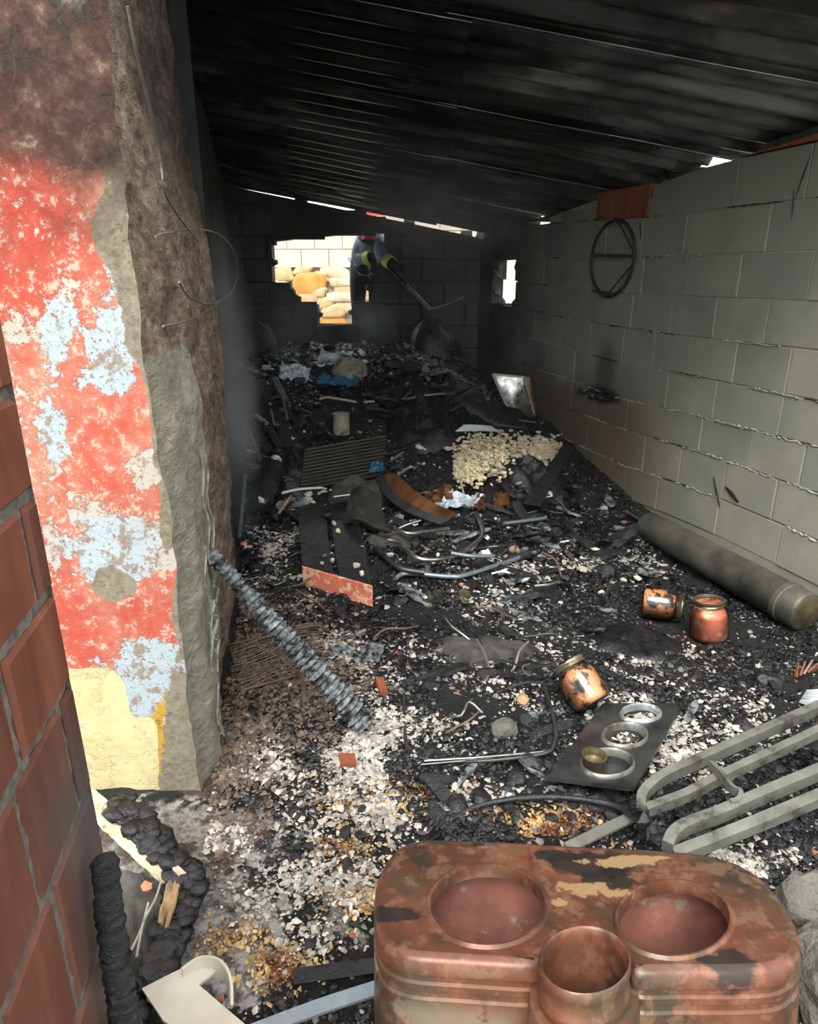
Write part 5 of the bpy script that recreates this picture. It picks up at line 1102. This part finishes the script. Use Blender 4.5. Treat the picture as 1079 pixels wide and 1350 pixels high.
# framed panel leaning on the block wall
pn = thing('framed_panel', P(690, 550), 'framed silver grey panel leaning on the block wall at the far end', 'panel')
b0, b1 = P(676, 551, .02), P(705, 547, .02); t0_, t1_ = onP(650, 493, b0+np.array([0, .06, 0]), (.1, 1, -.2)), onP(691, 497, b0+np.array([0, .06, 0]), (.1, 1, -.2))
c4 = [b0, b1, t1_, t0_]; mb = MB(); mb.sheet(quadsheet(c4, 10, 10, .008, 3, bow=.01), .008); mb.build('sheet_face', 'chrome', pn, smooth=60)
for i in range(4): strip('edge_strip', [c4[i]+np.array([0, -.012, 0]), c4[(i+1) % 4]+np.array([0, -.012, 0])], .016, .016, 'paper' if i > 1 else 'steel', pn, n=0)
mb = MB(); hexa(mb, [P(702, 550), P(710, 548), P(712, 545, .0), P(704, 546)], [onP(690, 496, b1+np.array([0, .05, 0]), (0, 1, 0)), onP(699, 497, b1+np.array([0, .05, 0]), (0, 1, 0)), onP(700, 497, b1+np.array([0, .09, 0]), (0, 1, 0)), onP(691, 496, b1+np.array([0, .09, 0]), (0, 1, 0))]); tag(mb.build('leaning_board', 'brownwood'), 'narrow brown board leaning right beside the framed silver panel', 'board')

# ---------------------------------------------------------------- long rods and planks in the heap
def rod(l, r, mat, label, dz=.08, cat='rod', name='metal_rod'): return tag(pipe(name, [P(a, b, dz) for a, b in l], r, mat, n=3), label, cat)
rod([(535, 527), (575, 520), (605, 516), (650, 501)], .012, 'olive', 'long thin pole lying level across the far heap, left of the framed panel', .10, 'pole', 'thin_pole')
rod([(536, 526), (570, 520), (600, 519)], .008, 'steel', 'short pale rod under the long thin pole', .12)
rod([(422, 526), (434, 524), (470, 530)], .010, 'cream', 'pale bone-like stick behind the metal can', .10, 'stick', 'pale_stick')
rod([(480, 530), (494, 529)], .010, 'cream', 'short pale stick right of the bone-like one', .10, 'stick', 'pale_stick')
rod([(515, 608), (532, 596)], .007, 'steelbright', 'short bright rod above the brown curved board', .12)
rod([(520, 630), (540, 616), (547, 617)], .010, 'steelbright', 'curved bright metal clip beside the blue scrap', .10, 'clip', 'metal_clip')
rod([(607, 632), (612, 652)], .006, 'ash', 'thin white spike under the cream foam', .06)
rod([(372, 650), (395, 645), (425, 643)], .008, 'paper', 'white splinter right of the dark cylinder', .08, 'splinter', 'white_splinter')
rod([(368, 676), (384, 654)], .009, 'scorched', 'tan stick leaning right of the dark cylinder', .06, 'stick', 'tan_stick')
rod([(440, 655), (470, 652), (500, 656)], .006, 'steelbright', 'thin bright edge strip in front of the louvred panel', .12)
rnd = random.Random(31)
planks = [((318, 505), (352, 560)), ((330, 495), (362, 560)), ((345, 500), (380, 590)), ((362, 498), (392, 560)), ((335, 560), (365, 612)), ((350, 555), (385, 615)), ((372, 560), (398, 622)), ((322, 560), (345, 610))]
desc = ['leftmost', 'second', 'third', 'fourth']
for k, (a_, b_) in enumerate(planks):
    p, q = P(*a_, .10), P(*b_, .05); row = 'far' if k < 4 else 'near'; o = strip('leaning_board', [p, q], .05, .012, 'charwood', n=0, up=(rnd.uniform(-.4, .6), -.5, 1))
    tag(o, ['charred board in the %s row along the left wall, %s from the wall' % (row, ['nearest', 'second', 'third', 'farthest'][k % 4])][0], 'board', 'charred boards leaning along the left wall')
# perforated metal rail standing in the left heap
pr = thing('perforated_rail', P(395, 560), 'bright-flecked perforated rail slanting through the heap left of the can', 'rail'); a, b_ = P(376, 500, .12), P(402, 558, .06)
strip('rail_bar', [a, b_], .05, .008, 'darkmetal', pr, n=0)
for k in range(12):
    t = (k+.5)/12; mb = MB(); crag(mb, a*(1-t)+b_*t+np.array([rnd.uniform(-.02, .02), -.01, .012]), (.008, .008, .006), 1, .3, seed=k); mb.build('bright_fleck', 'steelbright', pr)
for k, (l, r) in enumerate((([(357, 540), (362, 560)], .008), ([(373, 525), (379, 552)], .008), ([(338, 548), (352, 558)], .014), ([(332, 578), (343, 605)], .010), ([(330, 505), (345, 520)], .008))):
    rod(l, r, ['steelbright', 'steelblue', 'cream', 'steel', 'olive'][k], ['bright rod stub among the boards at the left wall', 'upright bluish rod left of the perforated rail', 'pale stub lying on the leaning boards', 'grey curved rod near the wall above the pale strip', 'dull rod at the far end of the leaning boards'][k], .12)

# ---------------------------------------------------------------- counted repeats scattered over the heap
def protos(name, mat, makers):
    out = []
    for f_ in makers:
        mb = f_(); o = mb.build(name, mat, origin=(0, 0, 0)); out.append(o)
    return out
def mk_board(sd):
    def f():
        r = random.Random(sd); L_ = r.uniform(.10, .24); w = r.uniform(.022, .05); h = r.uniform(.008, .016); mb = MB(); n = 7; rings = []
        for i in range(n+1):
            x = -L_/2+L_*i/n; j = [r.uniform(-.004, .004) for _ in range(4)]; e = .6 if i in (0, n) else 1
            rings.append([(x, -w/2*e+j[0], j[1]), (x, w/2*e+j[2], j[1]), (x, w/2*e+j[2], h+j[3]), (x, -w/2*e+j[0], h+j[3])])
        mb.loft(rings); return mb
    return f
def mk_lump(sd, s_=.035):
    def f(): mb = MB(); r = random.Random(sd); crag(mb, (0, 0, s_*.3), (s_*r.uniform(.8, 1.3), s_*r.uniform(.6, .9), s_*r.uniform(.45, .7)), 2, .16, seed=sd, ax=frame((0, 0, 1), (1, 0, 0))); return mb
    return f
def mk_shard(sd, s_=.034):
    def f(): mb = MB(); r = random.Random(sd); crag(mb, (0, 0, s_*.25), (s_*r.uniform(.8, 1.4), s_*r.uniform(.5, .9), s_*r.uniform(.25, .5)), 1, .38, seed=sd, ax=frame((0, 0, 1), (1, 0, 0))); return mb
    return f
def mk_curl(sd):
    def f():
        r = random.Random(sd); mb = MB(); n = 8; rad = r.uniform(.03, .05); w = r.uniform(.03, .06)
        g = np.array([[(rad*math.sin(a_), j*w/3-w/2+.004*math.sin(a_*5+j), rad*(1-math.cos(a_))*.7) for j in range(4)] for a_ in np.linspace(-1.1, 1.0, n)]); mb.sheet(g, .003); return mb
    return f
def mk_rod(sd):
    def f():
        r = random.Random(sd); mb = MB(); L_ = r.uniform(.10, .26); mb.tube(smoothpath([(-L_/2, 0, .01), (-L_/6, r.uniform(-.02, .02), .02), (L_/5, r.uniform(-.03, .03), .015), (L_/2, r.uniform(-.03, .03), .012)], 3), r.uniform(.0025, .005), 6); return mb
    return f
def scatter(name, mats, mk, cnt, region, label, cat, group, seed, tilt=.35, smin=.7, smax=1.3, lift=.0):
    r = random.Random(seed); pr_ = [mk(seed*10+i)().build(name, mats[i % len(mats)], origin=(0, 0, 0)) for i in range(max(4, len(mats)*2))]; k = 0
    while k < cnt:
        x0_, y0_, x1_, y1_ = region[r.randrange(len(region))]; px, py = r.uniform(x0_, x1_), r.uniform(y0_, y1_); q = P(px, py)
        if q[0] < LW0+LWK*q[1]+.10 or q[0] > RW0+RWK*q[1]-.12 or q[1] > 6.35: continue
        o = pr_[k] if k < len(pr_) else pr_[r.randrange(len(pr_))].copy()
        if k >= len(pr_): S.collection.objects.link(o)
        o.location = (q[0], q[1], q[2]+lift); s_ = r.uniform(smin, smax)*(.7+.12*q[1]); o.scale = (s_, s_, s_); o.rotation_euler = (r.uniform(-tilt, tilt), r.uniform(-tilt, tilt), r.uniform(0, 6.28)); tag(o, label, cat, group); k += 1
HEAP = [(330, 470, 640, 560), (330, 560, 700, 700), (480, 480, 680, 560), (650, 640, 860, 760), (500, 690, 760, 800)]
MID = [(320, 720, 470, 860), (520, 780, 900, 900), (540, 850, 760, 1000), (860, 850, 1040, 980), (560, 1000, 830, 1080)]
scatter('charred_board', ['charwood', 'charwood', 'scale', 'charwood'], mk_board, 110, HEAP+[(330, 450, 620, 480)], 'short charred black board tangled in the burnt heap', 'board', 'short charred boards in the heap', 41, .5, .8, 1.5, .02)
scatter('charred_board', ['charwood', 'charwood', 'scale'], mk_board, 40, MID, 'short charred board scattered flat on the burnt floor', 'board', 'short charred boards on the open floor', 42, .2, .5, 1.0, .004)
scatter('charcoal_lump', ['charcoal', 'charwood'], mk_lump, 90, HEAP+MID, 'rounded black charcoal lump in the burnt debris', 'charcoal', 'charcoal lumps in the debris', 43, .5, .7, 1.4, .0)
scatter('cinder_lump', ['ashgrey', 'stonegrey', 'cream', 'cloth'], mk_shard, 60, HEAP+[(320, 700, 420, 760), (480, 450, 620, 480)], 'pale grey cinder lump on the black heap', 'cinder', 'pale cinder lumps on the heap', 44, .5, .35, .8, .01)
scatter('plaster_flake', ['ash', 'foam', 'paper'], mk_shard, 60, [(625, 492, 700, 540), (480, 445, 560, 490), (540, 560, 600, 600), (400, 640, 470, 670), (660, 720, 860, 800)], 'cream plaster flake on the dark far heap', 'plaster', 'cream plaster flakes on the far heap', 45, .5, .35, .8, .03)
scatter('curled_scrap', ['darkmetal', 'steel', 'cloth', 'steelblue'], mk_curl, 44, HEAP, 'curled metal scrap in the burnt heap', 'scrap', 'curled scraps in the heap', 46, .9, .5, 1.1, .02)
scatter('bright_scrap', ['steelbright', 'foil', 'steelblue', 'paper'], mk_curl, 70, HEAP+[(320, 480, 420, 640)], 'small bright scrap glinting in the heap', 'scrap', 'bright scraps in the heap', 51, 1.0, .15, .55, .03)  # bright bits added to make the heap sparkle
scatter('metal_rod', ['chrome', 'darkmetal', 'steel', 'rustwire'], mk_rod, 46, HEAP+MID[:3], 'thin bent metal wire piece in the debris', 'wire', 'thin wire pieces in the debris', 47, .4, .7, 1.3, .02)
scatter('coal_chunk', ['charcoal'], mk_lump, 60, [(560, 950, 700, 1040), (380, 1040, 480, 1160), (780, 870, 1000, 930), (640, 1040, 840, 1110), (400, 1150, 480, 1320)], 'black coal chunk on the floor nearer the doorway', 'charcoal', 'coal chunks near the doorway', 48, .5, .3, .7, .0)

# ---------------------------------------------------------------- fire-fighter outside the broken window
def skin(name, J, E, root, mat, parent=None, sub=2):
    me = bpy.data.meshes.new(name); names = list(J); L = np.array(wloc(parent)) if parent else np.zeros(3)
    me.from_pydata([tuple(np.array(J[k][0])-L) for k in names], [(names.index(a), names.index(b)) for a, b in E], []); o = bpy.data.objects.new(name, me); S.collection.objects.link(o)
    if parent: o.parent = parent
    m = o.modifiers.new('skin', 'SKIN'); m.use_smooth_shade = True
    for i, k in enumerate(names):
        sv = me.skin_vertices[0].data[i]; r = J[k][1]; sv.radius = (r, r) if not isinstance(r, tuple) else r; sv.use_root = (k == root)
    o.modifiers.new('sub', 'SUBSURF').levels = sub; o.modifiers['sub'].render_levels = sub; me.materials.append(mt[mat]); return o
YM = 6.98
def Q(px, py, y=YM): return onY(px, py, y)
gz_ = .45; pel = Q(484, 360); hip = pel
man = thing('person', (pel[0], YM, gz_), 'person in grey-blue jacket with yellow bands, leaning in through the broken window holding a lance', 'person')
sh = Q(491, 316, YM-.10); nk = Q(489, 306, YM-.14); hd = nk+np.array([0, -.03, .12])
J = {'pel': (pel, .15), 'wa': ((pel+sh)/2, .14), 'ch': (sh-np.array([0, 0, .04]), .15), 'nk': (nk+np.array([0, 0, .02]), .062), 'hd': (hd, .09), 'cr': (hd+np.array([0, -.01, .09]), .085), 'ch2': (hd+np.array([0, -.07, -.02]), .05)}
E = [('pel', 'wa'), ('wa', 'ch'), ('ch', 'nk'), ('nk', 'hd'), ('hd', 'cr'), ('hd', 'ch2')]
arm = {'r': [Q(477, 320, YM-.08), Q(470, 343, 6.86), Q(499, 338, 6.66)], 'l': [Q(503, 317, YM-.12), Q(503, 338, 6.60), Q(521, 350, 6.46)]}
for sd in 'rl':
    s0, e0_, w0 = arm[sd]; J['s'+sd] = (s0, .075); J['e'+sd] = (e0_, .058); J['w'+sd] = (w0, .036); E += [('ch', 's'+sd), ('s'+sd, 'e'+sd), ('e'+sd, 'w'+sd)]
    hd_ = w0+(np.array([.05, -.05, -.03])); J['p'+sd] = (hd_, .034); E.append(('w'+sd, 'p'+sd))
    for f_, (dx, dz, ln_) in enumerate(((.02, .03, .045), (.03, .012, .05), (.03, -.006, .05), (.022, -.022, .04), (-.03, .03, .035))):
        a = hd_+np.array([dx*.8, -.03, dz]); b_ = a+np.array([dx*.3+.01, -ln_*.5, -.018]); J['f%s%d' % (sd, f_)] = (a, .010); J['g%s%d' % (sd, f_)] = (b_, .009); E += [('p'+sd, 'f%s%d' % (sd, f_)), ('f%s%d' % (sd, f_), 'g%s%d' % (sd, f_))]
for sd, dx in (('a', -.105), ('b', .11)):
    hp_ = pel+np.array([dx*.9, 0, -.06]); kn = np.array([pel[0]+dx*1.05+.02, YM-.03, gz_+.46]); an = np.array([pel[0]+dx*1.1+.05, YM+.03, gz_+.09]); to = an+np.array([.0, -.15, -.055])
    J['h'+sd] = (hp_, .10); J['k'+sd] = (kn, .062); J['n'+sd] = (an, .048); J['t'+sd] = (to, .036); E += [('pel', 'h'+sd), ('h'+sd, 'k'+sd), ('k'+sd, 'n'+sd), ('n'+sd, 't'+sd)]
skin('body', J, E, 'pel', 'trouser', man)
J2 = {'pel': (pel+np.array([0, 0, .06]), .155), 'wa': ((pel+sh)/2, .158), 'ch': (sh-np.array([0, 0, .03]), .165)}; E2 = [('pel', 'wa'), ('wa', 'ch')]
for sd in 'rl':
    s0, e0_, w0 = arm[sd]; J2['s'+sd] = (s0, .09); J2['e'+sd] = (e0_, .068); J2['w'+sd] = (e0_*.25+w0*.75, .05); E2 += [('ch', 's'+sd), ('s'+sd, 'e'+sd), ('e'+sd, 'w'+sd)]
skin('jacket', J2, E2, 'wa', 'jacket', man)
for sd in 'rl':
    s0, e0_, w0 = arm[sd]; m_ = e0_*.45+w0*.55; d_ = (w0-e0_); d_ /= np.linalg.norm(d_); mb = MB(); mb.lathe(m_-d_*.03, d_, [(.056, 0), (.063, .004), (.063, .07), (.056, .074)], 20); mb.build('yellow_band', 'hivis', man, smooth=50)
mb = MB(); mb.lathe(Q(487, 342, YM-.05), (0, 0, 1), [(.15, 0), (.172, .004), (.172, .05), (.15, .054)], 28); mb.build('yellow_band', 'hivis', man, smooth=50)
mb = MB(); mb.lathe(nk-np.array([0, .02, .06]), (0, -.15, 1), [(.09, 0), (.085, .02), (.078, .06), (.085, .10), (.09, .14)], 20); mb.build('red_hood', 'redhood', man, smooth=60)
mb = MB(); mb.lathe(hd+np.array([0, 0, .02]), (0, -.1, 1), [(.135, 0), (.12, .02), (.118, .06), (.10, .11), (.06, .145), (.001, .155)], 24); mb.build('helmet', 'redhood', man, smooth=60)
for sx_ in (-1, 1): mb = MB(); crag(mb, hd+np.array([.035*sx_, -.088, .01]), (.012, .008, .008), 2, 0, seed=1); mb.build('eye', 'paper', man, smooth=60)
mb = MB(); crag(mb, Q(492, 350, 6.80), (.13, .06, .09), 2, .08, seed=7); mb.build('dark_pack', 'glove', man, smooth=60)
la_, lb2 = Q(512, 351, 6.50), onY(567, 408, 6.20); ln2 = thing('fire_lance', la_, 'long fire lance held by the person, its pale end reaching into the room', 'lance')
mid = la_*.55+lb2*.45; pipe('dark_tube', [la_-(lb2-la_)*.06, mid], .022, 'rubber', ln2, 0); pipe('pale_tube', [mid, lb2], .020, 'steelbright', ln2, 0)
tag(pipe('metal_rod', [onY(566, 408, 6.19), onY(590, 401, 6.2), onY(612, 391, 6.25)], .007, 'steel', n=3), 'thin rod branching right from the end of the fire lance', 'rod')

# ---------------------------------------------------------------- labels of the scattered pieces: rank from the nearest landmark
def pix(p):
    y, z = p[1], p[2]-CZ; d_ = y*cp-z*sp; return 539.5+F*p[0]/d_, 675-F*(z*cp+y*sp)/d_
LM = [((450, 555), 'metal can'), ((452, 610), 'louvred panel'), ((445, 720), 'charred drawer'), ((555, 655), 'curved brown board'), ((650, 600), 'cream foam heap'), ((678, 520), 'framed silver panel'), ((630, 565), 'curved white sheet'),
      ((350, 645), 'dark streaked cylinder'), ((320, 665), 'pale wall strip'), ((385, 485), 'left foil sheet'), ((445, 500), 'blue cloth scrap'), ((577, 430), 'black dome lump'), ((610, 752), 'long bright tube'), ((570, 790), 'flat brassy lid'),
      ((932, 815), 'upright red jar'), ((870, 818), 'lying jar'), ((768, 908), 'tilted orange jar'), ((815, 985), 'hob plate'), ((664, 968), 'fist-sized grey stone'), ((503, 910), 'narrow orange brick sliver'), ((458, 1010), 'small broken orange brick'),
      ((360, 870), 'rusty wire basket'), ((380, 840), 'scaly leaning beam'), ((640, 1000), 'thin shiny rod'), ((720, 1055), 'black cable'), ((697, 640), 'black rag heap'), ((833, 761), 'metal washer'), ((678, 728), 'tan bulb lump'), ((560, 1104), 'stove casing rim')]
RK = ['nearest', 'second nearest', 'third nearest', 'fourth nearest', 'fifth nearest', 'sixth nearest', 'seventh nearest', 'eighth nearest', 'ninth nearest', 'tenth nearest', 'eleventh nearest', 'twelfth nearest']
KW = {'short charred boards in the heap': 'charred board', 'short charred boards on the open floor': 'charred board', 'charcoal lumps in the debris': 'charcoal lump', 'pale cinder lumps on the heap': 'grey cinder lump', 'cream plaster flakes on the far heap': 'cream plaster flake',
      'curled scraps in the heap': 'curled dull scrap', 'bright scraps in the heap': 'small sparkle scrap', 'thin wire pieces in the debris': 'thin wire piece', 'coal chunks near the doorway': 'charcoal lump'}
byk = {}
for o in S.objects:
    if o.get('group') in KW: byk.setdefault(KW[o['group']], []).append(o)
for kw, L_o in byk.items():
    best = {}
    for (mx_, my_), nm in LM:
        qd = {'left of': [], 'right of': [], 'above': [], 'below': []}
        for o in L_o:
            x, y = pix(o.location); dx, dy = x-mx_, y-my_; d_ = math.hypot(dx, dy)
            qd[('left of' if dx < 0 else 'right of') if abs(dx) > abs(dy) else ('above' if dy < 0 else 'below')].append((d_, o.name))
        for dr, l_ in qd.items():
            for r_, (d_, n_) in enumerate(sorted(l_)[:12]):
                c_ = (r_*14+d_, r_, dr, nm)
                if n_ not in best or c_ < best[n_]: best[n_] = c_
    for o in L_o:
        if o.name in best: _, r_, dr, nm = best[o.name]; o['label'] = '%s %s %s the %s' % (RK[r_], kw, dr, nm)
# ---------------------------------------------------------------- smoke still hanging in the shed
s = NT('smoke_haze'); s.t.nodes.remove(s.b); g = s.n('ShaderNodeNewGeometry'); pos = g.outputs['Position']
n1 = s.noise(1.5, 4, .6, .6, pos); n2 = s.noise(4.0, 4, .6, .8, pos); pv = s.n('ShaderNodeVolumePrincipled'); s.l(pv.outputs[0], s.out.inputs['Volume'])
def puff(c, sc, k):
    a = s.n('ShaderNodeVectorMath', operation='SUBTRACT'); s.l(pos, a.inputs[0]); a.inputs[1].default_value = c
    b = s.n('ShaderNodeVectorMath', operation='MULTIPLY'); s.l(a.outputs[0], b.inputs[0]); b.inputs[1].default_value = tuple(1/x for x in sc)
    l_ = s.n('ShaderNodeVectorMath', operation='LENGTH'); s.l(b.outputs[0], l_.inputs[0])
    return s.math('MULTIPLY', s.math('SUBTRACT', 1.0, s.step(l_.outputs['Value'], .5, .5)), k)
dn = .012
for c, sc, k in (((-.84, 3.2, .8), (.13, .40, .9), 10.0), ((.2, 5.0, 1.75), (.9, 1.3, .45), 1.1), ((-.35, 5.9, .95), (.30, .5, .30), 1.3), ((-.9, 5.6, .9), (.4, .8, .5), .5), ((-.4, 4.3, 2.0), (.5, .8, .35), .25), ((.5, 6.2, 1.0), (.5, .4, .9), .5)):
    dn = s.math('ADD', dn, s.math('MULTIPLY', puff(c, sc, k), s.ramp(n2, [(.35, 0.15), (.65, 1.0)])))
s.l(s.math('MULTIPLY', dn, s.ramp(n1, [(.35, .45), (.65, 1.0)])), pv.inputs['Density']); pv.inputs['Color'].default_value = (.72, .76, .80, 1); pv.inputs['Anisotropy'].default_value = .2
mt['smoke'] = s.m
mb = MB(); mb.loft([[(-1.05, 2.7, .0), (1.9, 2.7, .0), (.75, 6.5, .0), (-1.6, 6.5, .0)], [(-1.05, 2.7, 2.45), (1.9, 2.7, 1.95), (.75, 6.5, 1.60), (-1.6, 6.5, 2.0)]])
tag(mb.build('smoke', 'smoke'), 'thin grey smoke hanging inside the burnt shed', 'smoke', kind='stuff')
